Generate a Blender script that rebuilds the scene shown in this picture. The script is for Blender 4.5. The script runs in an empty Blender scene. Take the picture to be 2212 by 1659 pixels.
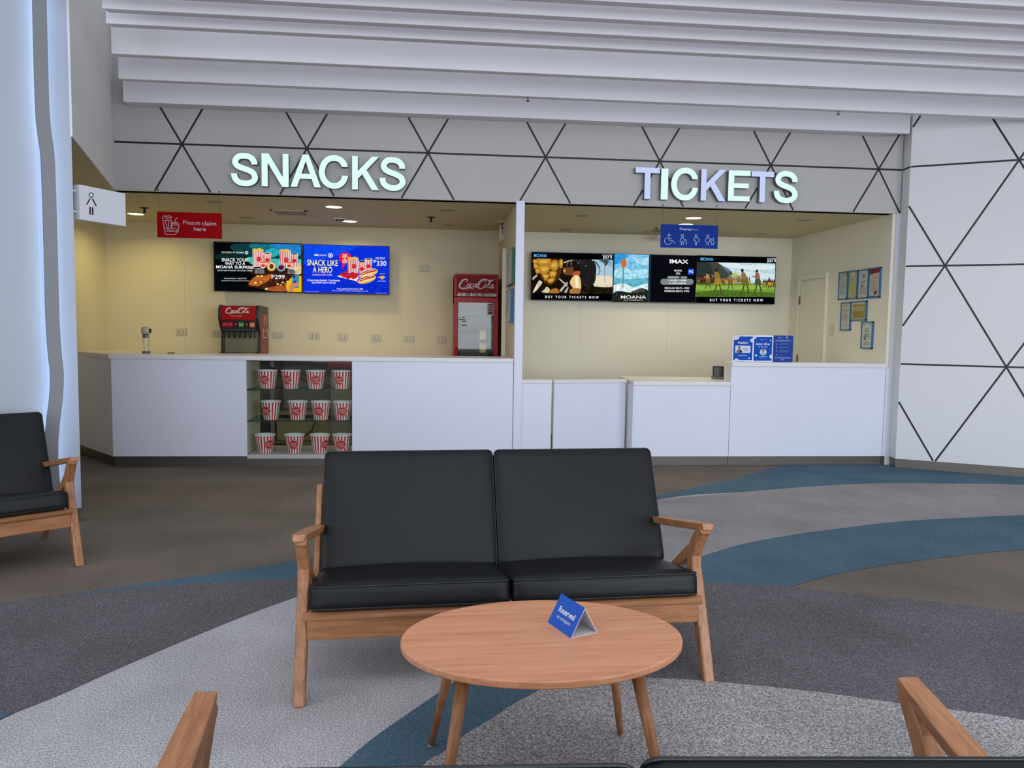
import bpy, math, random
import numpy as np
from mathutils import Vector, Matrix
random.seed(7)
PI = math.pi
sc = bpy.context.scene
C = sc.collection

# ------------------------------------------------------------------ camera
IW, IH = 2212.0, 1659.0
FPX, YAW, PITCH, ROLL, CAMH = 1649.74, 0.0960687, 0.0734459, 0.0143042, 1.330925
cy_, sy_, cp_, sp_ = math.cos(YAW), math.sin(YAW), math.cos(PITCH), math.sin(PITCH)
FWD = Vector((sy_*cp_, cy_*cp_, -sp_))
_r = Vector((cy_, -sy_, 0)); _u = _r.cross(FWD)
RGT = math.cos(ROLL)*_r + math.sin(ROLL)*_u
UPV = -math.sin(ROLL)*_r + math.cos(ROLL)*_u
CAM = Vector((0, 0, CAMH))
cam = bpy.data.cameras.new('camera'); camo = bpy.data.objects.new('camera', cam); C.objects.link(camo)
cam.sensor_fit = 'HORIZONTAL'; cam.sensor_width = 36; cam.lens = FPX/IW*36; cam.clip_start = 0.05
M = Matrix(((RGT.x, UPV.x, -FWD.x, 0), (RGT.y, UPV.y, -FWD.y, 0), (RGT.z, UPV.z, -FWD.z, CAMH), (0, 0, 0, 1)))
camo.matrix_world = M
sc.camera = camo

# ------------------------------------------------------------------ world, lights, exposure
sc.view_settings.view_transform = 'Standard'; sc.view_settings.look = 'None'
sc.view_settings.gamma = 1; sc.view_settings.use_curve_mapping = False
sc.view_settings.exposure = 0.0
w = bpy.data.worlds.new('daylight'); sc.world = w; w.use_nodes = True
_n = w.node_tree.nodes; _l = w.node_tree.links
_tc0 = _n.new('ShaderNodeTexCoord'); _sx = _n.new('ShaderNodeSeparateXYZ'); _rp = _n.new('ShaderNodeValToRGB')
_l.new(_tc0.outputs['Generated'], _sx.inputs[0]); _l.new(_sx.outputs['Z'], _rp.inputs[0]); _l.new(_rp.outputs[0], _n['Background'].inputs[0])
_rp.color_ramp.elements[0].position = 0.0; _rp.color_ramp.elements[0].color = (0.13, 0.13, 0.14, 1)   # ground outside
_rp.color_ramp.elements[1].position = 0.01; _rp.color_ramp.elements[1].color = (0.83, 0.885, 1.0, 1)  # overcast sky
w.node_tree.nodes['Background'].inputs[1].default_value = 0.68

def area(name, loc, target, sx, sy, power, col, shape='RECTANGLE', spread=PI):
    l = bpy.data.lights.new(name, 'AREA'); l.shape = shape; l.size = sx
    if shape == 'RECTANGLE': l.size_y = sy
    l.energy = power; l.color = col; l.spread = spread
    o = bpy.data.objects.new(name, l); C.objects.link(o); o.location = loc
    o.rotation_euler = (Vector(target)-Vector(loc)).to_track_quat('-Z', 'Y').to_euler()
    return o
# tall glazing behind and to the right of the seating
area('window_daylight', (5.5, -4.5, 1.9), (2.5, 6, 1.2), 7, 3.2, 410, (0.86, 0.92, 1.0))
area('window_daylight', (-0.8, -6.0, 2.0), (1.0, 6, 1.4), 5, 3.2, 230, (0.86, 0.92, 1.0))

area('side_fill_light', (-7.0, -1.5, 2.6), (4.5, 8.0, 1.6), 4.5, 3.0, 115, (0.92, 0.95, 1.0))  # added fill lamp, unseen, brightens the ticket room's right wall
area('overhead_fill_light', (0.4, 0.1, 4.6), (0.4, 0.6, 0.0), 3.0, 1.6, 38, (0.95, 0.96, 1.0))  # unseen lamp added overhead to lift the near armrests and table

# ------------------------------------------------------------------ unprojection (reads real positions off the planes they lie on)
def ray(px, py): return FWD + (px-IW/2)/FPX*RGT - (py-IH/2)/FPX*UPV
def bz(px, py, z=0.0):
    d = ray(px, py); return CAM + d*((z-CAMH)/d.z)
def by(px, py, y):
    d = ray(px, py); return CAM + d*(y/d.y)
def bpl(px, py, P0, az):
    n = Vector((-math.sin(az), math.cos(az), 0)); d = ray(px, py); P0 = Vector((P0[0], P0[1], 0))
    return CAM + d*(((P0-CAM).dot(n))/d.dot(n))

# ------------------------------------------------------------------ materials
def lin(c):
    c = c/255.0
    return c/12.92 if c <= 0.04045 else ((c+0.055)/1.055)**2.4
def rgb(h):
    h = h.lstrip('#'); return tuple(lin(int(h[i:i+2], 16)) for i in (0, 2, 4))+(1,)
_m = {}
def mat(name, h, rough=0.6, metal=0.0, bump=0.0, scale=60.0, spec=0.5, var=0.0, trans=0.0, coat=0.0, alpha=1.0):
    if name in _m: return _m[name]
    m = bpy.data.materials.new(name); m.use_nodes = True; _m[name] = m
    nt = m.node_tree; b = nt.nodes['Principled BSDF']
    col = rgb(h) if isinstance(h, str) else tuple(h)+(1,)
    b.inputs['Base Color'].default_value = col; b.inputs['Roughness'].default_value = rough
    b.inputs['Metallic'].default_value = metal; b.inputs['Specular IOR Level'].default_value = spec
    b.inputs['Transmission Weight'].default_value = trans; b.inputs['Coat Weight'].default_value = coat
    b.inputs['Alpha'].default_value = alpha
    if bump or var:
        tc = nt.nodes.new('ShaderNodeTexCoord'); n = nt.nodes.new('ShaderNodeTexNoise')
        n.inputs['Scale'].default_value = scale; n.inputs['Detail'].default_value = 4
        nt.links.new(tc.outputs['Object'], n.inputs['Vector'])
        if bump:
            bp = nt.nodes.new('ShaderNodeBump'); bp.inputs['Strength'].default_value = bump; bp.inputs['Distance'].default_value = 0.004
            nt.links.new(n.outputs['Fac'], bp.inputs['Height']); nt.links.new(bp.outputs[0], b.inputs['Normal'])
        if var:
            r = nt.nodes.new('ShaderNodeValToRGB')
            r.color_ramp.elements[0].position = 0.3; r.color_ramp.elements[1].position = 0.7
            r.color_ramp.elements[0].color = tuple(c*(1-var) for c in col[:3])+(1,)
            r.color_ramp.elements[1].color = tuple(min(1, c*(1+var)) for c in col[:3])+(1,)
            nt.links.new(n.outputs['Fac'], r.inputs[0]); nt.links.new(r.outputs[0], b.inputs['Base Color'])
    return m
def thin(name, h, refl=0.08):
    if name in _m: return _m[name]
    m = bpy.data.materials.new(name); m.use_nodes = True; nt = m.node_tree; nt.nodes.clear(); _m[name] = m
    a = nt.nodes.new('ShaderNodeBsdfTransparent'); a.inputs[0].default_value = rgb(h); b = nt.nodes.new('ShaderNodeBsdfGlossy'); b.inputs['Roughness'].default_value = 0.03
    f = nt.nodes.new('ShaderNodeFresnel'); f.inputs[0].default_value = 1.45; mx = nt.nodes.new('ShaderNodeMixShader'); o = nt.nodes.new('ShaderNodeOutputMaterial')
    nt.nodes.remove(f); mx.inputs[0].default_value = refl*0.5
    nt.links.new(a.outputs[0], mx.inputs[1]); nt.links.new(b.outputs[0], mx.inputs[2]); nt.links.new(mx.outputs[0], o.inputs[0])
    return m
def em(h, k=1.0):
    n = 'glow_%s_%.2f' % (h, k)
    if n in _m: return _m[n]
    m = bpy.data.materials.new(n); m.use_nodes = True; nt = m.node_tree; nt.nodes.clear(); _m[n] = m
    e = nt.nodes.new('ShaderNodeEmission'); o = nt.nodes.new('ShaderNodeOutputMaterial')
    e.inputs[0].default_value = rgb(h); e.inputs[1].default_value = k; nt.links.new(e.outputs[0], o.inputs[0])
    return m
def emv(h, amt=0.5, scale=22.0):
    n = 'picture_%s' % h
    if n in _m: return _m[n]
    m = em(h, 1.0).copy(); m.name = n; _m[n] = m; nt = m.node_tree; e = [x for x in nt.nodes if x.type == 'EMISSION'][0]
    g = nt.nodes.new('ShaderNodeTexCoord'); t = nt.nodes.new('ShaderNodeTexNoise'); t.inputs['Scale'].default_value = scale; t.inputs['Detail'].default_value = 8; t.inputs['Roughness'].default_value = 0.7
    nt.links.new(g.outputs['Object'], t.inputs['Vector']); r = nt.nodes.new('ShaderNodeMapRange'); r.inputs[1].default_value = 0.3; r.inputs[2].default_value = 0.7; r.inputs[3].default_value = 1-amt; r.inputs[4].default_value = 1+amt
    nt.links.new(t.outputs['Fac'], r.inputs[0]); nt.links.new(r.outputs[0], e.inputs[1])
    return m
def pr(h): return mat('print_'+h, h, 0.6, spec=0.15)
def carpet(name, h, light, amt=0.45):
    m = bpy.data.materials.new(name); m.use_nodes = True; nt = m.node_tree; b = nt.nodes['Principled BSDF']
    b.inputs['Roughness'].default_value = 0.95; b.inputs['Specular IOR Level'].default_value = 0.15
    g = nt.nodes.new('ShaderNodeNewGeometry')
    n1 = nt.nodes.new('ShaderNodeTexNoise'); n1.inputs['Scale'].default_value = 170; n1.inputs['Detail'].default_value = 3; n1.inputs['Roughness'].default_value = 0.7
    n2 = nt.nodes.new('ShaderNodeTexNoise'); n2.inputs['Scale'].default_value = 1.7; n2.inputs['Detail'].default_value = 5
    for n in (n1, n2): nt.links.new(g.outputs['Position'], n.inputs['Vector'])
    r1 = nt.nodes.new('ShaderNodeValToRGB'); e = r1.color_ramp.elements
    c0, c1 = rgb(h), rgb(light)
    e[0].position = 0.36; e[1].position = 0.66
    e[0].color = tuple(x*(1-amt) for x in c0[:3])+(1,); e[1].color = c1
    k = r1.color_ramp.elements.new(0.5); k.color = c0
    mx = nt.nodes.new('ShaderNodeMix'); mx.data_type = 'RGBA'; mx.blend_type = 'MULTIPLY'; mx.inputs[0].default_value = 1
    r2 = nt.nodes.new('ShaderNodeValToRGB'); r2.color_ramp.elements[0].color = (0.86, 0.86, 0.86, 1); r2.color_ramp.elements[1].color = (1.12, 1.12, 1.12, 1)
    r2.color_ramp.elements[0].position = 0.35; r2.color_ramp.elements[1].position = 0.65
    nt.links.new(n1.outputs['Fac'], r1.inputs[0]); nt.links.new(n2.outputs['Fac'], r2.inputs[0])
    nt.links.new(r1.outputs[0], mx.inputs[6]); nt.links.new(r2.outputs[0], mx.inputs[7]); nt.links.new(mx.outputs[2], b.inputs['Base Color'])
    bp = nt.nodes.new('ShaderNodeBump'); bp.inputs['Strength'].default_value = 0.5; bp.inputs['Distance'].default_value = 0.004
    nt.links.new(n1.outputs['Fac'], bp.inputs['Height']); nt.links.new(bp.outputs[0], b.inputs['Normal'])
    return m
def wood(name, h, dark, rough=0.38, scale=1.0, axis='X'):
    m = bpy.data.materials.new(name); m.use_nodes = True; nt = m.node_tree; b = nt.nodes['Principled BSDF']
    b.inputs['Roughness'].default_value = rough
    tc = nt.nodes.new('ShaderNodeTexCoord'); mp = nt.nodes.new('ShaderNodeMapping')
    s = [28*scale]*3; s['XYZ'.index(axis)] = 1.6*scale
    mp.inputs['Scale'].default_value = s
    n = nt.nodes.new('ShaderNodeTexNoise'); n.inputs['Scale'].default_value = 2.2; n.inputs['Detail'].default_value = 6; n.inputs['Roughness'].default_value = 0.62
    n.inputs['Distortion'].default_value = 0.6
    r = nt.nodes.new('ShaderNodeValToRGB'); r.color_ramp.elements[0].color = rgb(dark); r.color_ramp.elements[1].color = rgb(h)
    r.color_ramp.elements[0].position = 0.28; r.color_ramp.elements[1].position = 0.62
    nt.links.new(tc.outputs['Object'], mp.inputs[0]); nt.links.new(mp.outputs[0], n.inputs['Vector'])
    nt.links.new(n.outputs['Fac'], r.inputs[0]); nt.links.new(r.outputs[0], b.inputs['Base Color'])
    bp = nt.nodes.new('ShaderNodeBump'); bp.inputs['Strength'].default_value = 0.12; bp.inputs['Distance'].default_value = 0.002
    nt.links.new(n.outputs['Fac'], bp.inputs['Height']); nt.links.new(bp.outputs[0], b.inputs['Normal'])
    return m

PAINT = mat('white_wall_paint', 'BAB8B6', 0.55, var=0.02, scale=1.3)
PAINTK = mat('bulkhead_white_paint', 'DAD8D6', 0.55, var=0.02, scale=1.3)
PAINTL = mat('left_wall_pale_blue', 'ABB2BD', 0.5, var=0.02, scale=1.1)
PAINTR = mat('right_wall_white', 'DCDCDF', 0.45, var=0.02, scale=1.1)
PAINTB = mat('cool_white_panel', 'E2E4F3', 0.4, var=0.02, scale=1.1)
FINM = mat('ceiling_fin_white', 'E2E0E5', 0.6, var=0.02, scale=1.0)
CREAM = mat('cream_interior_paint', 'DDD3B4', 0.6, var=0.025, scale=1.5)
CREAMC = mat('cream_ceiling_paint', 'CFC4A0', 0.7, var=0.02, scale=1.5)
CREAM2 = mat('pale_interior_paint', 'F0EBD9', 0.6, var=0.02, scale=1.5)
SOLID = mat('solid_surface_white', 'E4E1E2', 0.3)
GROOVE = mat('black_inlay', '0B0A0E', 0.5)
STEEL = mat('brushed_steel', '706C66', 0.36, 0.75, bump=0.05, scale=200, var=0.06)
DARKM = mat('dark_metal', '1C1B1C', 0.4, 0.3)
BLACKP = mat('black_plastic', '0A0A0C', 0.35)
GREYP = mat('grey_plastic', '6A6864', 0.5)
WHITEP = mat('white_plastic', 'E6E4DE', 0.4)
OUTLET = mat('outlet_ivory', 'C9C3AE', 0.4)
OUTB = mat('outlet_rim', '9A937C', 0.5)
CHROME = mat('chrome', 'C8C8CA', 0.12, 1.0)
WOODT = wood('warm_oak_top', 'E9A67D', 'CF8A62', 0.30, 1.0, 'X')
WOODF = wood('warm_oak_frame', 'B47E56', '8C5836', 0.38, 1.0, 'Z')
WOODY = wood('warm_oak_arm', 'B98259', '935D3A', 0.38, 1.0, 'Y')
WOODX = wood('warm_oak_rail', 'B47E56', '8C5836', 0.38, 1.0, 'X')
LEATHER = mat('black_leather', '101315', 0.42, bump=0.28, scale=260, spec=0.32, var=0.10)
PIPE = mat('black_leather_piping', '14181B', 0.36, bump=0.1, scale=200)
GLASS = mat('clear_glass', 'D8F0E8', 0.02, trans=1.0, spec=0.5)
RED = mat('red_enamel', 'B80F12', 0.4, spec=0.2)

# ------------------------------------------------------------------ object helpers
def props(o, label=None, cat=None, group=None, kind=None):
    if label: o['label'] = label
    if cat: o['category'] = cat
    if group: o['group'] = group
    if kind: o['kind'] = kind
    return o
def thing(name, label, cat, loc=(0, 0, 0), rz=0.0, group=None):
    o = bpy.data.objects.new(name, None); C.objects.link(o); o.empty_display_size = 0.05
    o.location = loc; o.rotation_euler = (0, 0, rz)
    return props(o, label, cat, group)
class MB:
    def __init__(s): s.V = []; s.F = []; s.I = []; s.mats = []; s.smooth = []
    def mi(s, m):
        if m not in s.mats: s.mats.append(m)
        return s.mats.index(m)
    def add(s, V, F, m, sm=False, T=None):
        b = len(s.V); i = s.mi(m)
        for v in V:
            v = Vector(v); s.V.append(tuple(T @ v) if T is not None else tuple(v))
        for f in F: s.F.append([b+k for k in f]); s.I.append(i); s.smooth.append(sm)
        return s
    def box(s, x0, x1, y0, y1, z0, z1, m, T=None):
        V = [(x0,y0,z0),(x1,y0,z0),(x1,y1,z0),(x0,y1,z0),(x0,y0,z1),(x1,y0,z1),(x1,y1,z1),(x0,y1,z1)]
        return s.add(V, [(0,3,2,1),(4,5,6,7),(0,1,5,4),(1,2,6,5),(2,3,7,6),(3,0,4,7)], m, False, T)
    def prism(s, P, z0, z1, m, T=None):
        """polygon P (x,y) extruded in z; counter-clockwise"""
        n = len(P); A = sum(P[i][0]*P[(i+1)%n][1]-P[(i+1)%n][0]*P[i][1] for i in range(n))
        if A < 0: P = P[::-1]
        V = [(p[0],p[1],z0) for p in P]+[(p[0],p[1],z1) for p in P]
        F = [list(range(n))[::-1], list(range(n, 2*n))]+[(i,(i+1)%n,n+(i+1)%n,n+i) for i in range(n)]
        return s.add(V, F, m, False, T)
    def tube(s, pts, rad, m, n=12, cap=True, sx=1.0):
        """swept circle through points; rad scalar or list"""
        pts = [Vector(p) for p in pts]; k = len(pts); V = []; F = []
        rr = rad if isinstance(rad, (list, tuple)) else [rad]*k
        prev = None
        for i, p in enumerate(pts):
            t = (pts[min(i+1,k-1)]-pts[max(i-1,0)]).normalized()
            a = prev if prev is not None else (Vector((0,0,1)) if abs(t.z) < .9 else Vector((1,0,0)))
            u = (a-t*a.dot(t)).normalized(); prev = u; v = t.cross(u)
            for j in range(n):
                q = 2*PI*j/n; V.append(p+rr[i]*(math.cos(q)*u*sx+math.sin(q)*v))
        for i in range(k-1):
            for j in range(n): F.append((i*n+j, i*n+(j+1)%n, (i+1)*n+(j+1)%n, (i+1)*n+j))
        if cap: F.append(list(range(n))[::-1]); F.append(list(range((k-1)*n, k*n)))
        return s.add(V, F, m, True)
    def lathe(s, prof, m, n=32, c=(0,0,0), T=None, mfun=None):
        V = []; k = len(prof)
        for r, z in prof:
            for j in range(n):
                q = 2*PI*j/n; V.append((c[0]+r*math.cos(q), c[1]+r*math.sin(q), c[2]+z))
        if mfun is None:
            F = [(i*n+j, i*n+(j+1)%n, (i+1)*n+(j+1)%n, (i+1)*n+j) for i in range(k-1) for j in range(n)]
            return s.add(V, F, m, True, T)
        for j in range(n):
            W_ = []; 
            for i in range(k): W_ += [V[i*n+j], V[i*n+(j+1)%n]]
            s.add(W_, [(2*i, 2*i+1, 2*i+3, 2*i+2) for i in range(k-1)], mfun(j), True, T)
        return s
    def disc(s, r, z, m, n=32, c=(0,0), flip=False):
        V = [(c[0]+r*math.cos(2*PI*j/n), c[1]+r*math.sin(2*PI*j/n), z) for j in range(n)]
        f = list(range(n)); return s.add(V, [f[::-1] if flip else f], m)
    def build(s, name, parent=None, bevel=0.0, seg=2, loc=None, angle=0.6):
        me = bpy.data.meshes.new(name); me.from_pydata(s.V, [], s.F)
        for m in s.mats: me.materials.append(m)
        me.polygons.foreach_set('material_index', s.I); me.polygons.foreach_set('use_smooth', s.smooth)
        me.update(); me.validate()
        o = bpy.data.objects.new(name, me); C.objects.link(o)
        if parent: o.parent = parent
        if loc: o.location = loc
        if bevel:
            b = o.modifiers.new('bevel', 'BEVEL'); b.width = bevel; b.segments = seg; b.limit_method = 'ANGLE'; b.angle_limit = angle
            b.harden_normals = False
        return o
def struct(o): o['kind'] = 'structure'; return o
def dup(root, loc, rz, label=None, group=None):
    r = root.copy(); C.objects.link(r); r.location = loc; r.rotation_euler = (0, 0, rz)
    if label: r['label'] = label
    if group: r['group'] = group
    for ch in list(root.children):
        c = ch.copy(); C.objects.link(c); c.parent = r
        for g in list(ch.children):
            d = g.copy(); C.objects.link(d); d.parent = c
    return r
def smoothline(pts, n=8, closed=False):
    P = [Vector(p) for p in pts]; k = len(P); out = []
    if k < 3: return P
    rng = range(k if closed else k-1)
    for i in rng:
        g = (lambda j: P[j % k]) if closed else (lambda j: P[max(0, min(k-1, j))])
        p0, p1, p2, p3 = g(i-1), g(i), g(i+1), g(i+2)
        for a in range(n):
            t = a/n
            out.append(0.5*((2*p1)+(p2-p0)*t+(2*p0-5*p1+4*p2-p3)*t*t+(3*p1-p0-3*p2+p3)*t**3))
    if not closed: out.append(P[-1])
    return out

# text -> triangles (built-in font)
_tc = {}
def textmesh(string, bold=0.0, shear=0.0, spacing=1.0):
    key = (string, bold, shear, spacing)
    if key in _tc: return _tc[key]
    cu = bpy.data.curves.new('txt', 'FONT'); cu.body = string; cu.size = 1.0; cu.offset = bold; cu.shear = shear
    cu.space_character = spacing; cu.resolution_u = 4; cu.fill_mode = 'FRONT'
    ob = bpy.data.objects.new('txt', cu)
    me = bpy.data.meshes.new_from_object(ob)
    V = [(v.co.x, v.co.y) for v in me.vertices]; F = [list(p.vertices) for p in me.polygons]
    # normals toward +z
    out = []
    for f in F:
        a = sum(V[f[i]][0]*V[f[(i+1)%len(f)]][1]-V[f[(i+1)%len(f)]][0]*V[f[i]][1] for i in range(len(f)))
        out.append(f if a > 0 else f[::-1])
    bpy.data.objects.remove(ob); bpy.data.curves.remove(cu); bpy.data.meshes.remove(me)
    _tc[key] = (V, out); return _tc[key]

class Art:
    """flat artwork: drawn in source coordinates (y down), mapped onto a panel w x h metres (origin = its top-left, facing -y)"""
    def __init__(s, w, h, src, off=0.0, wrap=None):
        # src = four corners TL,TR,BR,BL in the drawing's own coordinates
        s.w, s.h, s.L = w, h, 0; s.off = off; s.mb = MB(); s.wrap = wrap; s.dz = 0.00022; s.clip = None
        A = []; B = []
        for (x, y), (u, v) in zip(src, [(0,0),(1,0),(1,1),(0,1)]):
            A.append([x,y,1,0,0,0,-u*x,-u*y]); B.append(u); A.append([0,0,0,x,y,1,-v*x,-v*y]); B.append(v)
        q = np.linalg.solve(np.array(A, float), np.array(B, float)); s.H = np.append(q, 1).reshape(3, 3)
        s.src = src
    def p(s, x, y):
        a = s.H @ np.array([x, y, 1.0]); u, v = a[0]/a[2], a[1]/a[2]
        d = s.off+s.L*s.dz
        if s.wrap: return s.wrap(u*s.w, -v*s.h, d)
        return (u*s.w, -d, -v*s.h)
    def poly(s, P, m, layer=True):
        if layer: s.L += 1
        if s.clip:
            c = s.clip
            for i in range(4):
                a, b = c[i], c[(i+1)%4]; out = []
                ins = lambda q: (b[0]-a[0])*(q[1]-a[1])-(b[1]-a[1])*(q[0]-a[0]) >= 0
                for j in range(len(P)):
                    p, q = P[j-1], P[j]; ip, iq = ins(p), ins(q)
                    if ip != iq:
                        dp = (b[0]-a[0])*(p[1]-a[1])-(b[1]-a[1])*(p[0]-a[0]); dq = (b[0]-a[0])*(q[1]-a[1])-(b[1]-a[1])*(q[0]-a[0]); t_ = dp/(dp-dq)
                        out.append((p[0]+(q[0]-p[0])*t_, p[1]+(q[1]-p[1])*t_))
                    if iq: out.append(q)
                P = out
                if len(P) < 3: return s
        V = [s.p(*q) for q in P]; n = len(P)
        a = sum(P[i][0]*P[(i+1)%n][1]-P[(i+1)%n][0]*P[i][1] for i in range(n))
        f = list(range(n)); s.mb.add(V, [f if a < 0 else f[::-1]], m); return s
    def rect(s, x0, y0, x1, y1, m): return s.poly([(x0,y0),(x1,y0),(x1,y1),(x0,y1)], m)
    def full(s, m): return s.poly(s.src, m)
    def blob(s, P, m, n=6): return s.poly([(v.x, v.y) for v in smoothline([(a,b,0) for a,b in P], n, True)], m)
    def ell(s, cx, cy, rx, ry, m, rot=0.0, n=28):
        c, q = math.cos(rot), math.sin(rot)
        return s.poly([(cx+rx*math.cos(t)*c-ry*math.sin(t)*q, cy+rx*math.cos(t)*q+ry*math.sin(t)*c) for t in [2*PI*i/n for i in range(n)]], m)
    def rrect(s, x0, y0, x1, y1, r, m):
        P = []
        for cx, cy, a in ((x1-r,y0+r,-PI/2),(x1-r,y1-r,0),(x0+r,y1-r,PI/2),(x0+r,y0+r,PI)):
            for i in range(6): t = a+i*PI/10; P.append((cx+r*math.cos(t), cy+r*math.sin(t)))
        return s.poly(P, m)
    def stroke(s, P, wd, m, smooth=True, closed=False, taper=None):
        s.L += 1
        Q = smoothline([(a,b,0) for a,b in P], 6, closed) if smooth and len(P) > 2 else [Vector((a,b,0)) for a,b in P]
        if closed: Q.append(Q[0])
        k = len(Q); V = []; F = []
        for i, q in enumerate(Q):
            a, b = Q[max(i-1,0)], Q[min(i+1,k-1)]
            if closed and i in (0, k-1): a, b = Q[k-2], Q[1]
            t = (b-a); t = t.normalized() if t.length > 1e-9 else Vector((1,0,0)); nrm = Vector((-t.y, t.x, 0))
            u = i/(k-1); ww = wd*0.5*(taper(u) if taper else 1.0)
            V += [s.p(q.x+nrm.x*ww, q.y+nrm.y*ww), s.p(q.x-nrm.x*ww, q.y-nrm.y*ww)]
        for i in range(k-1): F.append((2*i, 2*i+2, 2*i+3, 2*i+1))
        s.mb.add(V, F, m); return s
    def text(s, t, x0, x1, y, h, m, bold=0.0, shear=0.0, spacing=1.0, dy=0.0, align=None):
        """caps height h, baseline y, squeezed to span x0..x1 ; dy = baseline drop from x0 to x1"""
        s.L += 1
        V, F = textmesh(t, bold*0.45, shear, spacing)
        if not V: return s
        a = min(v[0] for v in V); b = max(v[0] for v in V); k = (x1-x0)/max(b-a, 1e-6); hh = h/0.72
        P = [s.p(x0+(v[0]-a)*k, y-v[1]*hh+dy*(v[0]-a)/(b-a)) for v in V]
        s.mb.add(P, F, m); return s
    def build(s, name, parent, loc=None): return s.mb.build(name, parent, loc=loc)
def bottles(a, b, n): return [a+(b-a)*i/(n-1) for i in range(n)]

def script_logo(A, x0, y0, wd, ht, m, k=1.0):
    """flowing soft-drink wordmark drawn with a pen of varying width; box x0..x0+wd, top y0"""
    X = lambda x, y: (x0+wd*x/100.0, y0+ht*(36-y)/36.0)
    S = lambda P, ww, tp=None: A.stroke([X(*q) for q in P], ww*wd/100.0*k, m, True, False, tp)
    swell = lambda u: 0.35+0.9*math.sin(PI*u)
    S([(21,23),(25,28),(22,32),(15,30),(8,22),(4,12),(6,5),(12,3),(20,7)], 3.6, swell)
    S([(7,3.5),(16,1),(25,4),(33,5),(42,0)], 2.4, swell)
    def ring(cx, cy, rx, ry, ww):
        P = []
        for i in range(14):
            t = 2*PI*i/14; px = rx*math.cos(t); py = ry*math.sin(t); P.append(X(cx+px+0.45*py, cy+py))
        A.stroke(P, ww*wd/100.0*k, m, True, True)
    ring(27, 12.5, 3.0, 5.6, 2.0)
    S([(40,17),(37,19),(33.5,15),(32,10),(34,7),(38,8.5),(41,12)], 2.1, swell)
    ring(44.5, 12.5, 2.8, 5.4, 2.0); S([(50,19),(47.5,10),(48.5,7),(53,11)], 2.2)
    S([(52.5,19),(56,20)], 1.8)
    S([(71,24),(74,29),(70,33),(63,30),(56.5,21),(53.5,11),(55.5,5),(61,3),(68,7)], 3.6, swell)
    S([(66,24),(69,31),(76,33),(83,29),(90,29),(99,34)], 2.6, swell)
    ring(73, 11.5, 2.9, 5.4, 2.0)
    S([(79,8),(84,19),(88,28),(86,30),(82,20),(79.5,9),(82,6),(85,9)], 2.0, swell)
    ring(89, 11, 2.7, 5.2, 2.0); S([(94.5,17),(91.5,8),(93,5),(97,9)], 2.2)

# ================================================================== SETTING
D = 7.262; ZB = 2.512; ZC = 4.3; ZA = 2.936; S_ = 1.1; H3 = S_*math.sqrt(3)/2
ZT = 0.09
WR0 = Vector((5.295, 6.678, 0)); WAZ = -0.5103; WD_ = Vector((math.cos(WAZ), math.sin(WAZ), 0)); WN = Vector((math.sin(WAZ), -math.cos(WAZ), 0))
def wally(x): return WR0.y+(x-WR0.x)*math.tan(WAZ)

# floor with inlaid carpet bands
CB = carpet('carpet_brown_grey', '766B61', '93877A')
CL = carpet('carpet_light_grey', 'B6B3B5', 'E6E4E8')
CM = carpet('carpet_mid_grey', '969393', 'B6B3B3', 0.35)
CS = carpet('carpet_speckled_grey', '9C9898', 'DAD7D8', 0.62)
CD = carpet('carpet_charcoal', '656165', '8A868A')
CT = carpet('carpet_teal', '506A7A', '667F8E', 0.25)
f = MB(); f.box(-9, 11, -6, 10, -0.1, 0.0, CB)
_lv = [0]
def region(P, m):
    _lv[0] += 1; z = 0.0004*_lv[0]
    W_ = [bz(a, b, 0) for a, b in P]; n = len(W_)
    A = sum(W_[i].x*W_[(i+1)%n].y-W_[(i+1)%n].x*W_[i].y for i in range(n))
    if A < 0: W_ = W_[::-1]
    f.add([(v.x, v.y, z) for v in W_], [list(range(n))], m)
def sm(P, n=5): return [(v.x, v.y) for v in smoothline([(a, b, 0) for a, b in P], n)]
T1lo = [(645,1250),(1000,1166),(1416,1080),(1606,1062.7),(1775,1049.6),(1906,1044),(2057,1044.7),(2212,1047),(2700,1062)]
T4up = [(120,1287),(285,1264),(443,1242),(645,1209.5),(1000,1143),(1416,1070),(1568,1038.3),(1681,1008),(1740,993)]
T4lo = [(120,1288),(285,1271.8),(443,1259),(645,1250)]
D1lo = [(800,1232),(642,1289),(538,1327),(386,1389),(253,1446),(126.6,1503),(31.6,1540.8),(0,1556),(-300,1690)]
D1up = [(-300,1358),(0,1303.4),(63,1292),(149,1284.4)]
T3l = [(400,2100),(560,1830),(640,1740),(731.5,1659),(799,1601),(868,1551.5),(938,1504),(973,1479),(1100,1400),(1290,1300),(1511.6,1203.8)]
T3r = [(700,2100),(790,1800),(908,1659),(958,1626),(1007.5,1586),(1057,1556.5),(1117,1517),(1186.5,1479),(1290,1412),(1400,1335),(1519,1257.5)]
T2up = [(1511.6,1203.8),(1605.6,1175.6),(1718.5,1154.9),(1831,1139.8),(1944,1126.7),(2094.6,1118.4),(2212,1113.5),(2700,1105)]
T2lo = [(1703.4,1268.8),(1812.5,1239.5),(1944,1217),(2094.6,1198),(2212,1188.7),(2700,1170)]
D2up = [(1519,1257.5),(1703.4,1268.8),(1850,1284),(2019,1301.5),(2212,1324),(2700,1400)]
D2lo = [(1225,1462),(1400,1465),(1541,1473),(1767,1496),(1947,1521),(2053,1534),(2212,1556),(2700,1640)]
region(sm(T1lo)+[(3200,1100)]+sm(T2up)[::-1]+sm(T3l)[::-1][1:]+[(-900,2300),(-900,1900)]+sm(D1lo)[::-1], CL)
region(sm(T1lo[2:])+sm(T2up)[::-1]+[(1420,1250)], CM)
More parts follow.
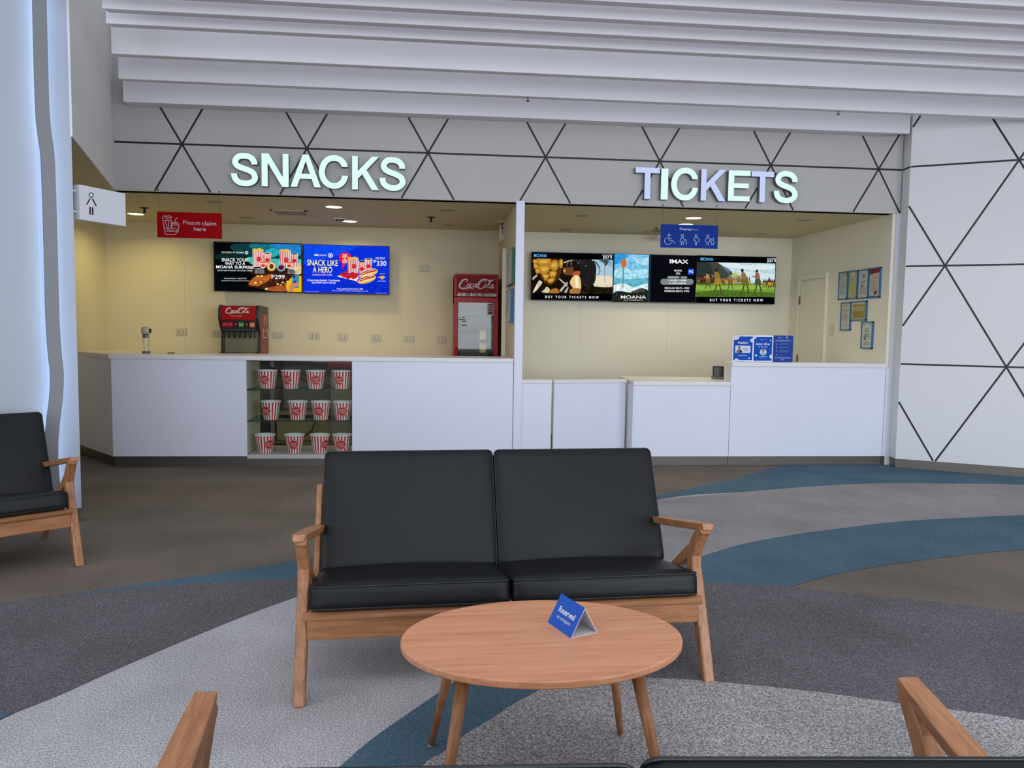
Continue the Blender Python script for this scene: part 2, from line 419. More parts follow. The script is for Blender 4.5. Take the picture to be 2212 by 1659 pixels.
region(sm(T4up)+[(2900,1000),(2900,1065)]+sm(T1lo)[::-1]+sm(T4lo)[::-1][1:], CT)
region(sm(D1up)+sm(T4lo)[1:]+sm(D1lo), CD)
region(sm(T3l)+sm(T2up)[1:]+sm(T2lo)[::-1]+[(1519,1257.5)]+sm(T3r)[::-1][1:], CT)
region(sm(T3r)[:-20]+sm(D2lo)+[(3000,2300),(700,2400)], CS)
region(sm(D2up)+sm(D2lo)[::-1]+sm(T3r)[-21:], CD)
region([(31.6,1540),(0,1541),(-200,1556),(-240,1664),(0,1555)], CT)
struct(f.build('floor'))

# ceiling above the fins and over the recess
c = MB(); c.prism([(-6,5.26),(-2.366,5.26),(-2.92,7.266),(-2.92,7.30),(4.60,7.30),(4.60,9.65),(-6,9.65)], ZB, ZB+0.1, CREAMC); struct(c.build('ceiling'))

# walls with the triangle lattice inlaid
def clipline(p, d, x0, x1, z0, z1):
    t0, t1 = -100.0, 100.0
    for q, v, lo, hi in ((p[0], d[0], x0, x1), (p[1], d[1], z0, z1)):
        if abs(v) < 1e-9:
            if q < lo or q > hi: return None
        else:
            a, b = sorted(((lo-q)/v, (hi-q)/v)); t0 = max(t0, a); t1 = min(t1, b)
    return None if t1-t0 < 1e-3 else ((p[0]+d[0]*t0, p[1]+d[1]*t0), (p[0]+d[0]*t1, p[1]+d[1]*t1))
def lattice(mb, org, u, n, x0, x1, z0, z1, node, rows, wd=0.0085):
    segs = []
    for k in range(-12, 14):
        for sg in (1, -1):
            s_ = clipline((node+k*S_, ZA), (sg*0.5, math.sqrt(3)/2), x0, x1, z0, z1)
            if s_: segs.append(s_)
    for r in rows:
        s_ = clipline((0, ZA-r*H3), (1, 0), x0, x1, z0, z1)
        if s_: segs.append(s_)
    for i, (a, b) in enumerate(segs):
        dx, dz = b[0]-a[0], b[1]-a[1]; L = math.hypot(dx, dz); px, pz = -dz/L*wd, dx/L*wd
        P = []
        e = 0.0008+0.00002*i
        for q, sgn in ((a,1),(b,1),(b,-1),(a,-1)):
            P.append(Vector(org)+Vector(u)*(q[0]+sgn*px)+Vector(n)*e+Vector((0,0,q[1]+sgn*pz)))
        mb.add(P, [(3,2,1,0)], GROOVE)
w_ = MB(); w_.prism([(-2.90,D),(4.53,D),(4.53,D+0.12),(-2.93,D+0.12)], ZB, ZC, PAINT)
lattice(w_, (0, D, 0), (1,0,0), (0,-1,0), -2.895, 4.528, ZB+0.004, ZC, -2.313, [0])
for px, py in ((341.5,410),(474,414.5),(1432,443),(1547.5,446)):
    q = by(px, py, D); w_.lathe([(0.0,-0.002),(0.006,-0.002),(0.006,0.004)], GROOVE, 10, T=Matrix.Translation((q.x, D-0.002, q.z)) @ Matrix.Rotation(PI/2, 4, 'X'))
struct(w_.build('wall_front'))
# slanted bulkhead on the left
w_ = MB(); w_.prism([(-2.90,D),(-2.345,5.24),(-2.362,5.235),(-2.917,D-0.003)], ZB, ZC, PAINTK); struct(w_.build('wall_bulkhead'))
# right slanted wall + jog
X0 = 4.52
e0 = Vector((X0, wally(X0), 0)); L0 = (X0-WR0.x)/math.cos(WAZ)
w_ = MB(); eN = WR0+WD_*4.6
w_.prism([(e0.x,e0.y),(eN.x,eN.y),(eN.x+0.3,eN.y+0.5),(e0.x+0.2,e0.y+0.42),(e0.x+0.02,D+0.2),(e0.x+0.02,D)], ZT, ZC, PAINTR)
org = WR0.copy()
lattice(w_, org, WD_, WN, L0+0.004, 4.5, ZT+0.004, ZC, 0.0, [-1,0,1,2])
j0 = Vector((4.54, D, ZA)); 
w_.add([(4.5385,D,ZA-0.008),(4.519,e0.y,ZA-0.008),(4.519,e0.y,ZA+0.008),(4.5385,D,ZA+0.008)], [(3,2,1,0)], GROOVE)
struct(w_.build('wall_right'))
b = MB(); q1 = e0+WN*-0.012; q2 = eN+WN*-0.012
b.prism([(q1.x,q1.y),(q2.x,q2.y),(q2.x,q2.y+0.1),(q1.x+0.03,q1.y+0.15)], 0, ZT, STEEL); struct(b.build('baseboard_right'))
# snack room and ticket room shells
w_ = MB(); w_.box(-4.0, -3.9, 5.9, 9.55, 0, ZB, CREAM); struct(w_.build('wall_snack_left'))
w_ = MB(); w_.box(-3.9, 0.73, 9.45, 9.6, 0, ZB, CREAM)
SEAM = mat('panel_seam', 'BFB698', 0.7)
SEAM2 = mat('panel_seam_pale', 'CFC9B6', 0.7)
for px in (400, 868): q = by(px, 700, 9.45); w_.box(q.x-0.0015, q.x+0.0015, 9.4492, 9.4502, 0, ZB, SEAM)
struct(w_.build('wall_snack_rear'))
w_ = MB(); w_.box(0.78, 4.6, 9.45, 9.6, 0, ZB, CREAM2)
for px in (1252, 1441): q = by(px, 700, 9.45); w_.box(q.x-0.0015, q.x+0.0015, 9.4492, 9.4502, 0, ZB, SEAM2)
struct(w_.build('wall_ticket_rear'))
w_ = MB(); w_.box(4.47, 4.6, D+0.02, 9.45, 0, ZB, CREAM2); w_.box(4.50, 4.60, D-0.0, D+0.02, 0, ZB, PAINTR); w_.box(4.47, 4.50, D, D+0.02, ZT, 0.983, PAINTB); w_.box(4.47, 4.50, D+0.003, D+0.02, 0, ZT, STEEL); struct(w_.build('wall_ticket_right'))  # low white and steel strips are the end of the service desk front
w_ = MB(); w_.box(0.726, 0.784, D+0.03, 9.45, 0, ZB, CREAM); struct(w_.build('wall_divider'))
w_ = MB(); w_.box(0.715, 0.795, D-0.02, D+0.03, 0, ZB+0.01, PAINTB); struct(w_.build('trim_1', bevel=0.003))
w_ = MB(); w_.box(0.684, 0.724, 8.35, 8.42, 0, 2.19, CREAM2); struct(w_.build('trim_2', bevel=0.003))
# door in the ticket room's right wall
dm = MB(); 
dm.box(4.445, 4.475, 9.16, 9.24, 0, 2.02, CREAM2); dm.box(4.445, 4.475, 8.50, 8.54, 0, 2.02, CREAM2); dm.box(4.445, 4.475, 8.54, 9.16, 1.965, 2.02, CREAM2)
do = struct(dm.build('door_1', bevel=0.003))
s1 = MB(); s1.box(4.452, 4.47, 8.555, 9.125, 0.01, 1.95, CREAM2); s1.build('door_slab', do, bevel=0.002)
for zz in (1.72, 1.0):
    s1 = MB(); s1.tube([(4.446,9.143,zz-0.05),(4.446,9.143,zz+0.05)], 0.008, GREYP, 8); s1.build('hinge', do)

# ceiling fins
lefts = [(269,222),(259.5,173),(250,124),(237,58),(228,26)]
ys = [7.155, 6.50, 5.92, 5.34, 5.10, 4.85, 4.60, 4.355, 4.11]
for i, y in enumerate(ys):
    y0, y1 = y-0.035, y+0.03
    if i < 5: xl = bz(lefts[i][0], lefts[i][1], 3.25).x
    else: xl = -2.2+(5.1-y)*0.30
    x0, x1 = (wally_x for wally_x in ((y0-WR0.y)/math.tan(WAZ)+WR0.x, (y1-WR0.y)/math.tan(WAZ)+WR0.x))
    if i == 0: y1 = D-0.002; x1 = (y1-WR0.y)/math.tan(WAZ)+WR0.x
    zt = 3.36 if i > 2 else 3.48
    g = MB(); g.prism([(xl,y0),(min(x0,10.9)-0.003,y0),(min(x1,10.9)-0.003,y1),(xl+(0.02 if i else 0.0),y1)], 3.25, zt, FINM)
    struct(g.build('trim_%d' % (i+3), bevel=0.004))

# left lit wall with undulating ribbon channel
PW = Vector((-2.352, 5.24, 0)); PAZ = math.radians(32); PD = Vector((-math.cos(PAZ), -math.sin(PAZ), 0)); PN = Vector((math.sin(PAZ), -math.cos(PAZ), 0))
def onp(px, py, off=0.0): return bpl(px, py, PW+PN*off, PAZ)
w_ = MB(); a = PW; b_ = PW+PD*4.2
w_.prism([(a.x,a.y),(b_.x,b_.y),(b_.x-0.2,b_.y+0.3),(a.x-0.1,a.y+0.12)], 0.1, ZC, PAINTL)
struct(w_.build('wall_left'))
w_ = MB(); w_.prism([(a.x-0.01,a.y+0.006),(b_.x,b_.y+0.012),(b_.x-0.2,b_.y+0.3),(a.x-0.1,a.y+0.12)], 0, 0.1, STEEL); struct(w_.build('baseboard_left'))
# proud panel left of the channel, front face 0.09 off the wall
edge = [(75,0),(77,200),(80,420),(91,770),(102,1000),(107,1150)]
ts = [(onp(px,py,0.03)-PW).dot(PD) for px, py in edge]; tm = sum(ts)/len(ts)
w_ = MB()
A0 = PW+PD*tm; A1 = PW+PD*4.15
w_.prism([(A0.x,A0.y),(A1.x,A1.y),(A1.x+PN.x*0.03,A1.y+PN.y*0.03),(A0.x+PN.x*0.03,A0.y+PN.y*0.03)], 0.1, ZC, PAINTL)
struct(w_.build('wall_left_panel', bevel=0.004))
# ribbon: grey undulating strip carried 0.10 off the wall
rb = [(85,-60),(86,0),(90,165),(94,260),(103,330),(107,420),(110,520),(114,680),(119,760),(124,810),(122,860),(116,910),(112,960),(113,1010),(117,1060),(120,1110)]
RO = 0.13
cen = [(lambda q: ((q-PW).dot(PD), q.z))(onp(px, py, RO)) for px, py in rb]
cen = [(v.x, v.y) for v in smoothline([(a_, b2, 0) for a_, b2 in cen], 5)]
RM = mat('ribbon_grey', '85878C', 0.6)
V = []; F = []
for i, (t, z) in enumerate(cen):
    for dt, o_ in ((-0.036, RO), (0.036, RO), (0.036, RO-0.05), (-0.036, RO-0.05)):
        q = PW+PD*(t+dt)+PN*o_; V.append((q.x, q.y, max(0.1, min(z, ZC))))
for i in range(len(cen)-1):
    for j in range(4): F.append((i*4+j, i*4+(j+1)%4, (i+1)*4+(j+1)%4, (i+1)*4+j))
g = MB(); g.add(V, F, RM)
ribbon = props(g.build('wall_ribbon'), 'grey undulating vertical metal strip running up the lit white wall beside restroom sign', 'wall strip')
# LED lines hidden behind the strip
g = MB(); V = []; F = []
for sgn in (-1,):
    for i, (t, z) in enumerate(cen):
        for dt, o_ in ((-0.022, RO-0.051), (0.022, RO-0.051), (0.022, RO-0.085), (-0.022, RO-0.085)):
            q = PW+PD*(t+dt)+PN*o_; V.append((q.x, q.y, max(0.1, min(z, ZC-0.01))))
for i in range(len(cen)-1):
    for j in range(4): F.append((i*4+j, i*4+(j+1)%4, (i+1)*4+(j+1)%4, (i+1)*4+j))
g.add(V, F, em('BFD8FF', 4.2)); g.build('led_strip', ribbon)

# ================================================================== COUNTERS
sn = thing('snack_counter', 'long white snack counter with glass display opening and steel plinth', 'counter', (-1.1, D, 0))
def W2(o, mb, name, bevel=0.0, **k):
    ob = mb.build(name, None, bevel); ob.parent = o; ob.matrix_parent_inverse = Matrix.Translation(-Vector(o.location)) if o.rotation_euler.z == 0 else (Matrix.Translation(o.location) @ Matrix.Rotation(o.rotation_euler.z, 4, 'Z')).inverted()
    return ob
g = MB(); g.box(-2.97, -1.774, D, D+0.03, ZT+0.01, 0.998, PAINTB); W2(sn, g, 'front_panel', 0.002)
g = MB(); g.box(-0.81, 0.712, D, D+0.03, ZT+0.01, 0.998, PAINTB); W2(sn, g, 'front_panel', 0.002)
g = MB(); g.prism([(-2.97,D),(-3.62,8.02),(-3.59,8.05),(-2.95,D+0.03)], ZT+0.01, 0.998, PAINTB); W2(sn, g, 'side_panel')
g = MB(); g.prism([(-2.985,D-0.012),(0.712,D-0.012),(0.712,7.80),(-2.72,7.80),(-3.30,8.45),(-3.70,8.12)], 0.998, 1.038, SOLID); W2(sn, g, 'countertop', 0.004)
g = MB(); g.prism([(-2.96,D+0.02),(0.712,D+0.02),(0.712,D+0.1),(-2.90,D+0.1),(-3.55,8.05),(-3.61,8.03)], 0, ZT+0.01, STEEL); W2(sn, g, 'plinth')
DS = mat('display_interior', 'CFC9B8', 0.6)
g = MB(); g.box(-1.79, -1.775, D+0.03, 7.80, ZT+0.03, 0.998, DS); g.box(-0.81, -0.795, D+0.03, 7.80, ZT+0.03, 0.998, DS)
g.box(-1.775, -0.81, D, 7.80, 0.075, 0.115, PAINT); W2(sn, g, 'display_case', 0.002)
shz = [by(640, 842.5, D+0.005).z, by(640, 910, D+0.005).z]
SG = thin('shelf_glass', 'D5EEE6')
for z in shz:
    g = MB(); g.box(-1.774, -0.811, D+0.012, 7.70, z-0.004, z+0.004, SG); g.box(-1.774, -0.811, D+0.010, D+0.0125, z-0.004, z+0.004, mat('glass_edge', '1E2A26', 0.2)); W2(sn, g, 'glass_shelf')
g = MB(); g.box(-1.770, -0.812, D+0.001, D+0.004, 0.116, 0.997, thin('display_pane', 'FBFFFD')); W2(sn, g, 'glass_pane')

# back bar along the rear wall of the snack room
bb = thing('back_counter', 'low grey-fronted service counter along snack bar rear wall', 'counter', (-1.6, 9.1, 0))
g = MB(); g.box(-3.85, 0.05, 8.80, 9.44, 0.92, 0.955, SOLID); W2(bb, g, 'countertop', 0.003)
BG = mat('cabinet_grey', '8C8A80', 0.5)
g = MB(); g.box(-3.85, -3.0, 8.85, 9.42, 0.0, 0.92, BG); g.box(-0.15, 0.05, 8.85, 9.42, 0.0, 0.92, BG); g.box(-3.0, -0.15, 9.38, 9.42, 0.0, 0.92, BG)
g.box(-1.02, -0.98, 8.86, 9.38, 0.0, 0.92, SOLID); g.box(-1.9, -1.86, 8.86, 9.38, 0, 0.92, BG); g.box(-3.0, -0.15, 8.9, 9.38, 0.30, 0.33, BG); W2(bb, g, 'cabinet')
g = MB(); g.tube([(-1.9,8.83,0.85),(-1.5,8.82,0.70),(-1.1,8.83,0.62),(-0.9,8.84,0.64)], 0.012, DARKM, 8)
cab = g.build('cable'); props(cab, 'black cable drooping beneath the rear snack counter, behind popcorn buckets', 'cable')
g = MB(); g.tube([(-1.95,8.60,0.012),(-1.6,8.56,0.012),(-1.40,8.60,0.16),(-1.34,8.795,0.40),(-1.32,8.86,0.42)], 0.012, DARKM, 8)
props(g.build('hose'), 'black hose looping low near floor behind bottom row of buckets', 'hose')
g = MB(); g.box(-1.84, -1.06, 8.88, 9.2, 0.002, 0.26, mat('tan_box', '9A8F63', 0.7)); props(g.build('storage_box', bevel=0.01), 'tan storage box on floor behind the bottom bucket row', 'box')
g = MB(); g.box(-1.22, -0.96, 8.62, 8.78, 0.855, 0.93, mat('maroon_box', '7A3B3E', 0.6))
g.box(-1.20, -0.98, 8.66, 8.78, 0.0, 0.855, BG)
props(g.build('pedestal_bin', bevel=0.005), 'maroon-topped grey bin seen through the display case glass', 'bin')

# ticket counters
tk = thing('ticket_counter', 'low white ticket counter section with pale flat worktop beside the gate', 'counter', (2.4, D, 0))
g = MB(); g.box(1.905, 2.862, D, D+0.03, ZT, 0.79, PAINTB); W2(tk, g, 'front_panel', 0.002)
g = MB(); g.box(1.885, 1.905, D, 7.95, ZT-0.06, 0.79, PAINTB); W2(tk, g, 'side_panel', 0.002)
g = MB(); g.prism([(1.885,D-0.012),(2.862,D-0.012),(2.862,8.02),(1.93,8.02)], 0.79, 0.83, SOLID); W2(tk, g, 'countertop', 0.004)
g = MB(); g.box(1.92, 2.862, D+0.02, D+0.06, 0, ZT, STEEL); W2(tk, g, 'plinth')
th = thing('service_desk', 'tall white ticket counter section carrying three upright blue notices', 'counter', (3.7, D, 0))
g = MB(); g.box(2.866, 4.466, D, D+0.03, ZT, 0.983, PAINTB); W2(th, g, 'front_panel', 0.002)
g = MB(); g.box(2.866, 4.466, D-0.012, D+0.19, 0.983, 1.027, SOLID); W2(th, g, 'countertop', 0.004)
g = MB(); g.box(2.866, 2.89, D+0.03, D+0.19, 0.83, 0.983, SOLID); g.box(2.89, 4.466, D+0.03, D+0.19, 0.2, 0.983, SOLID); W2(th, g, 'body')
g = MB(); g.box(2.866, 4.44, D+0.192, 8.02, 0.79, 0.8295, SOLID); W2(th, g, 'worktop', 0.003)
g = MB(); g.box(2.866, 4.466, D+0.02, D+0.06, 0, ZT, STEEL); W2(th, g, 'plinth')
gp = thing('gate_panel', 'narrow fixed white counter panel beside the dividing post', 'panel', (0.94, D, 0))
g = MB(); g.box(0.797, 1.085, D+0.004, D+0.03, 0.03, 0.80, PAINTB); W2(gp, g, 'panel', 0.002)
g = MB(); g.box(0.797, 1.088, D-0.006, D+0.20, 0.80, 0.837, SOLID); W2(gp, g, 'cap', 0.003)
gt = thing('counter_gate', 'white swinging half door with thick cap, slightly ajar, between ticket counter panels', 'gate', (1.10, D+0.006, 0), math.atan2(0.20, 0.76))
g = MB(); g.box(0.010, 0.790, 0, 0.03, 0.04, 0.80, PAINTB); g.build('panel', gt, bevel=0.002)
g = MB(); g.box(0.006, 0.796, -0.008, 0.05, 0.80, 0.837, SOLID); g.build('cap', gt, bevel=0.003)

# ================================================================== POPCORN BUCKETS
WHT = mat('paper_white', 'ECE8E4', 0.5); RDS = mat('paper_red', 'C4182A', 0.5)
def bucket_proto():
    r0, r1, h = 0.065, 0.0905, 0.172
    t = thing('popcorn_bucket', '', 'bucket', (0, 0, 0), 0, 'striped popcorn buckets in the display case')
    g = MB(); N = 36
    g.lathe([(r0, 0), (r0+(r1-r0)*.5, h*.5), (r1, h)], WHT, N, mfun=lambda j: RDS if j % 2 else WHT)
    g.lathe([(r1-0.002, h), (r0-0.002, 0.006)], WHT, N); g.disc(r0-0.001, 0.006, WHT, N); g.disc(r0, 0.0, WHT, N, flip=True)
    g.build('body', t)
    g = MB(); g.lathe([(r1-0.003,h-0.006),(r1+0.004,h-0.006),(r1+0.006,h),(r1+0.003,h+0.005),(r1-0.003,h+0.003),(r1-0.004,h-0.004)], WHT, 40); g.build('rim', t)
    def wrap(u, v, d):
        z = h*0.50+v; r = r0+(r1-r0)*(z/h)+d; a = -PI/2+(u)/((r0+r1)/2); return (r*math.cos(a), r*math.sin(a), z)
    A = Art(0.1, 0.1, [(-50,-50),(50,-50),(50,50),(-50,50)], 0.0012, wrap=lambda u, v, d: wrap(u-0.05, v+0.05, d)); A.dz = 0.0003
    def fan(R_, m):
        A.L += 1
        for k in range(6):
            for j in range(24):
                a0, a1 = 2*PI*j/24, 2*PI*(j+1)/24; q0, q1 = R_*k/6, R_*(k+1)/6
                P = [(q0*math.cos(a0),q0*math.sin(a0)),(q1*math.cos(a0),q1*math.sin(a0)),(q1*math.cos(a1),q1*math.sin(a1)),(q0*math.cos(a1),q0*math.sin(a1))]
                A.mb.add([A.p(*q) for q in P], [(3,2,1,0)], m)
    fan(47, RDS); fan(43.5, WHT); fan(41.5, RDS)
    A.text('Snack', -30, 26, -3, 17, WHT, 0.0, 0.35); A.text('Time', -14, 26, 22, 17, WHT, 0.0, 0.35)
    A.stroke([(-36,2),(-30,8),(-20,6)], 2.5, WHT); A.stroke([(28,24),(36,18),(38,8)], 2.5, WHT)
    A.build('label', t)
    return t
proto = bucket_proto()
rows_ = [('top', shz[0]+0.0045, 0.082, [(578.6,-23,'leftmost in the row'),(629,-28,'second from the left'),(682,2,'third from the left, its round label facing front'),(738.5,-19,'at the right end, cut by the white panel')]),
         ('middle', shz[1]+0.0045, 0.082, [(585,-35,'leftmost, label turned far left'),(643,-10,'second from the left'),(693,-14,'third from the left'),(740,0,'at the right end by the white panel')]),
         ('bottom', 0.1155, 0.082, [(572,30,'leftmost, label turned right'),(635.7,-6,'second from the left'),(690.7,42,'third from the left, label turned far right'),(739,-8,'at the right end by the white panel')])]
first = True
for rn, z, dy, L in rows_:
    for px, ang, pos in L:
        yb = D+0.02+0.10; x = by(px, 860, yb).x
        lab = 'red striped popcorn bucket in %s row, %s' % (rn, pos)
        rz = math.radians(ang)+math.atan2(x, yb)*-1
        if first: proto.location = (x, yb, z); proto.rotation_euler = (0, 0, rz); proto['label'] = lab; first = False
        else: dup(proto, (x, yb, z), rz, lab)

# ================================================================== SIGN LETTERS
S_GL = [(262,130),(258,92),(218,45),(150,30),(85,42),(48,92),(62,140),(110,170),(190,198),(245,230),(269,282),(250,326),(205,352),(155,358),(98,348),(55,316),(37,275),(34,243)]
C_GL = [(291,128),(282,96),(252,56),(212,34),(168,29),(110,43),(62,90),(37,155),(35,218),(58,288),(108,337),(168,351),(222,341),(264,306),(288,264),(296,232)]
def ribbon_poly(P, wd):
    Q = smoothline([(a,b,0) for a,b in P], 5); k = len(Q); L_ = []; R_ = []
    for i, q in enumerate(Q):
        t_ = (Q[min(i+1,k-1)]-Q[max(i-1,0)]).normalized()
        if i in (0, k-1): t_ = Vector((0, -1 if i == 0 else -1, 0)) 
        if i == 0: t_ = Vector((0,-1,0))
        if i == k-1: t_ = Vector((0,-1,0))
        n_ = Vector((-t_.y, t_.x, 0)); L_.append(q+n_*wd/2); R_.append(q-n_*wd/2)
    return L_, R_
GLYPH = {
 'N': (302, 377, [[(0,0),(80,0),(68,105),(68,377),(0,377)],[(80,0),(236,265),(302,377),(228,377),(68,105)],[(236,0),(302,0),(302,377),(236,265)]]),
 'A': (342, 370, [[(0,370),(136,0),(171,0),(171,75),(73,370)],[(342,370),(206,0),(171,0),(171,75),(269,370)],[(104,219),(238,219),(255,276),(87,276)]]),
 'K': (302, 372, [[(0,0),(64,0),(64,372),(0,372)],[(222,0),(302,0),(162,150),(64,252),(64,165)],[(162,150),(302,372),(222,372),(115,202)]]),
 'T': (290, 378, [[(0,0),(290,0),(290,64),(0,64)],[(111,64),(179,64),(179,378),(111,378)]]),
 'I': (68, 372, [[(0,0),(68,0),(68,372),(0,372)]]),
 'E': (255, 360, [[(0,0),(66,0),(66,360),(0,360)],[(66,0),(255,0),(255,60),(66,60)],[(66,150),(238,150),(238,206),(66,206)],[(66,300),(255,300),(255,360),(66,360)]])}
def letter(ch, px0, px1, py0, py1, dim, word, pos):
    yf = D-0.065
    a = by(px0, (py0+py1)/2, yf); b2 = by(px1, (py0+py1)/2, yf); zt = by((px0+px1)/2, py0, yf).z; zb_ = by((px0+px1)/2, py1, yf).z
    t = thing('sign_letter', "white illuminated letter %s, %s of the %s sign" % (ch, pos, word), 'sign letter', (a.x, yf, zb_), 0, 'illuminated %s letters on the fascia' % word.lower())
    fm = em('C8D5FF', 0.97) if dim else em('DDFFFA', 1.02); rm = mat('letter_return', '74787C', 0.4, 0.2)
    face = MB(); ret = MB(); Wd = b2.x-a.x; Hd = zt-zb_
    def put(P, gw, gh):
        n = len(P); ar = sum(P[i][0]*P[(i+1)%n][1]-P[(i+1)%n][0]*P[i][1] for i in range(n))
        if ar < 0: P = P[::-1]
        V = [(x/gw*Wd, 0.0, (1-y/gh)*Hd) for x, y in P]
        face.add(V, [list(range(n))[::-1]], fm)
        Vb = [(v[0], 0.001, v[2]) for v in V]+[(v[0], 0.062, v[2]) for v in V]
        ret.add(Vb, [(i, (i+1)%n, n+(i+1)%n, n+i) for i in range(n)]+[list(range(n, 2*n))], rm)
    if ch in 'SC':
        L_, R_ = ribbon_poly(S_GL if ch == 'S' else C_GL, 67); gw, gh = (302, 391) if ch == 'S' else (330, 384)
        for i in range(len(L_)-1): put([(L_[i].x,L_[i].y),(L_[i+1].x,L_[i+1].y),(R_[i+1].x,R_[i+1].y),(R_[i].x,R_[i].y)], gw, gh)
    else:
        gw, gh, PS = GLYPH[ch]
        for P in PS: put(P, gw, gh)
    # put() emits the face toward the viewer
    face.build('face', t); ret.build('side', t)
for ch, a, b2, t_, bt, pos in (('S',499,557,331,402,'first letter'),('N',565,623.5,332,403,'second letter'),('A',627.5,693,334,404,'third letter'),('C',689,752,336,407.5,'fourth letter'),('K',760.5,818.5,338,410,'fifth letter'),('S',820,876,340,412,'last letter')):
    letter(ch, a, b2, t_, bt, False, 'SNACKS', pos)
for ch, a, b2, t_, bt, dm_, pos in (('T',1372.5,1425,362,430,1,'first letter'),('I',1428,1443,364,431,0,'second letter'),('C',1450,1508,363,433,0,'third letter'),('K',1514.5,1568,366,434,1,'fourth letter'),('E',1573.5,1620.5,368.5,434.5,0,'fifth letter'),('T',1622.5,1671.5,370.5,437,1,'sixth letter'),('S',1672,1723.5,370,439,0,'last letter')):
    letter(ch, a, b2, t_, bt, dm_, 'TICKETS', pos)

# ================================================================== CEILING FITTINGS (recess)
WARM = (1.0, 0.82, 0.46)
dl = None
def downlight(px, py, lit, label, power=0.0, col=WARM):
    q = bz(px, py, ZB)
    t = thing('ceiling_light', label, 'ceiling light', (q.x, q.y, ZB), 0, 'round recessed ceiling lights over the counters')
    g = MB(); g.lathe([(0.078,-0.0005),(0.090,-0.004),(0.094,-0.001)], CREAMC if not lit else WHITEP, 36); g.build('trim_ring', t)
    g = MB(); g.disc(0.080, -0.002, em('FFF6C8', 3.0) if lit else mat('unlit_diffuser', '9C9378', 0.5), 32, flip=True); g.build('diffuser', t)
    if lit:
        l = bpy.data.lights.new('lamp', 'AREA'); l.shape = 'DISK'; l.size = 0.15; l.energy = power; l.color = col; l.spread = math.radians(150)
        o = bpy.data.objects.new('lamp', l); C.objects.link(o); o.location = (q.x, q.y, ZB-0.012)
downlight(293, 462, True, 'lit round ceiling light near the restroom sign, left end of snack ceiling', 5.2, (1.0, 0.83, 0.34))
downlight(721, 447, True, 'lit round ceiling light, front one over middle of snack counter', 4.5)
downlight(755, 478, True, 'lit round ceiling light, rear one above blue television', 4.5)
downlight(1498, 471, True, 'lit round ceiling light just above blue priority lane sign', 7.2, (1.0, 0.88, 0.56))
downlight(1481, 485, True, 'lit round ceiling light half hidden behind top edge of priority lane sign', 3.6, (1.0, 0.88, 0.60))
for px, py, lb in ((465,436,'unlit round ceiling light above the red claim sign, near fascia'),(530,470,'unlit round ceiling light behind red claim sign, left of air vent'),
    (965,454,'unlit round ceiling light near fascia at right of snack ceiling'),(970,486,'unlit round ceiling light above drinks fridge, near rear wall'),
    (1255,466,'unlit round ceiling light near fascia, left side of ticket ceiling'),(1222,496,'unlit round ceiling light near rear wall, left side of ticket ceiling'),
    (1737,476,'unlit round ceiling light near fascia, right side of ticket ceiling'),(1640,505,'unlit round ceiling light near rear wall, right of priority lane sign')):
    downlight(px, py, False, lb)
def sprinkler(px, py, label):
    q = bz(px, py, ZB); t = thing('sprinkler', label, 'sprinkler', (q.x, q.y, ZB), 0, 'fire sprinklers on recess ceiling')
    g = MB(); g.lathe([(0.0,-0.006),(0.045,-0.005),(0.05,0.0)], DARKM, 20); g.build('escutcheon', t)
    g = MB(); g.tube([(0,0,-0.005),(0,0,-0.03)], 0.012, DARKM, 10); g.lathe([(0,-0.055),(0.02,-0.052),(0.006,-0.03)], DARKM, 12); g.build('head', t)
sprinkler(312, 449, 'dark fire sprinkler head beside the leftmost lit ceiling light')
sprinkler(931, 469, 'dark fire sprinkler head on ceiling left of the drinks fridge')
def vent(px, py, w2, d2, label, rz=0):
    q = bz(px, py, ZB); t = thing('air_vent', label, 'air vent', (q.x, q.y, ZB), rz)
    g = MB(); 
    for a_ in ((-w2,w2,-d2,-d2+0.03),(-w2,w2,d2-0.03,d2),(-w2,-w2+0.03,-d2,d2),(w2-0.03,w2,-d2,d2)): g.box(a_[0],a_[1],a_[2],a_[3],-0.008,0.0,CREAMC)
    g.build('frame', t)
    g = MB(); g.box(-w2+0.03,w2-0.03,-d2+0.03,d2-0.03,-0.002,0.0,BLACKP); g.build('opening', t)
    g = MB()
    for k in range(9):
        x = -w2+0.05+k*(2*w2-0.1)/8; g.box(x-0.001,x+0.012,-d2+0.03,d2-0.03,-0.007,-0.003,CREAMC)
    g.build('slat', t)
vent(630, 459.5, 0.19, 0.19, 'square ceiling air vent with dark slots over snack counter')
vent(1440, 497, 0.19, 0.19, 'ceiling air vent partly hidden behind the priority lane sign')
q = bz(735, 471, ZB); t = thing('emergency_light', 'small white ceiling fitting with black lamps between two lit lights', 'light fitting', (q.x, q.y, ZB))
g = MB(); g.box(-0.06,0.06,-0.02,0.02,-0.014,0,WHITEP); g.build('body', t, bevel=0.003)
for k in (-0.035, 0, 0.03): g = MB(); g.lathe([(0,-0.03),(0.012,-0.03),(0.013,-0.014)], BLACKP, 12, c=(k,0,0)); g.build('lens', t)
# dome camera
q = bz(1062, 500, ZB); t = thing('security_camera', 'white dome security camera with black lens on ceiling above fridge', 'camera', (q.x, q.y, ZB))
g = MB(); g.lathe([(0.062,0),(0.066,-0.012),(0.06,-0.035),(0.045,-0.05)], WHITEP, 28); g.build('housing', t)
g = MB(); g.lathe([(0.044,-0.05),(0.04,-0.068),(0.026,-0.083),(0.0,-0.09)], mat('dome_black', '050506', 0.1), 24); g.build('dome', t)
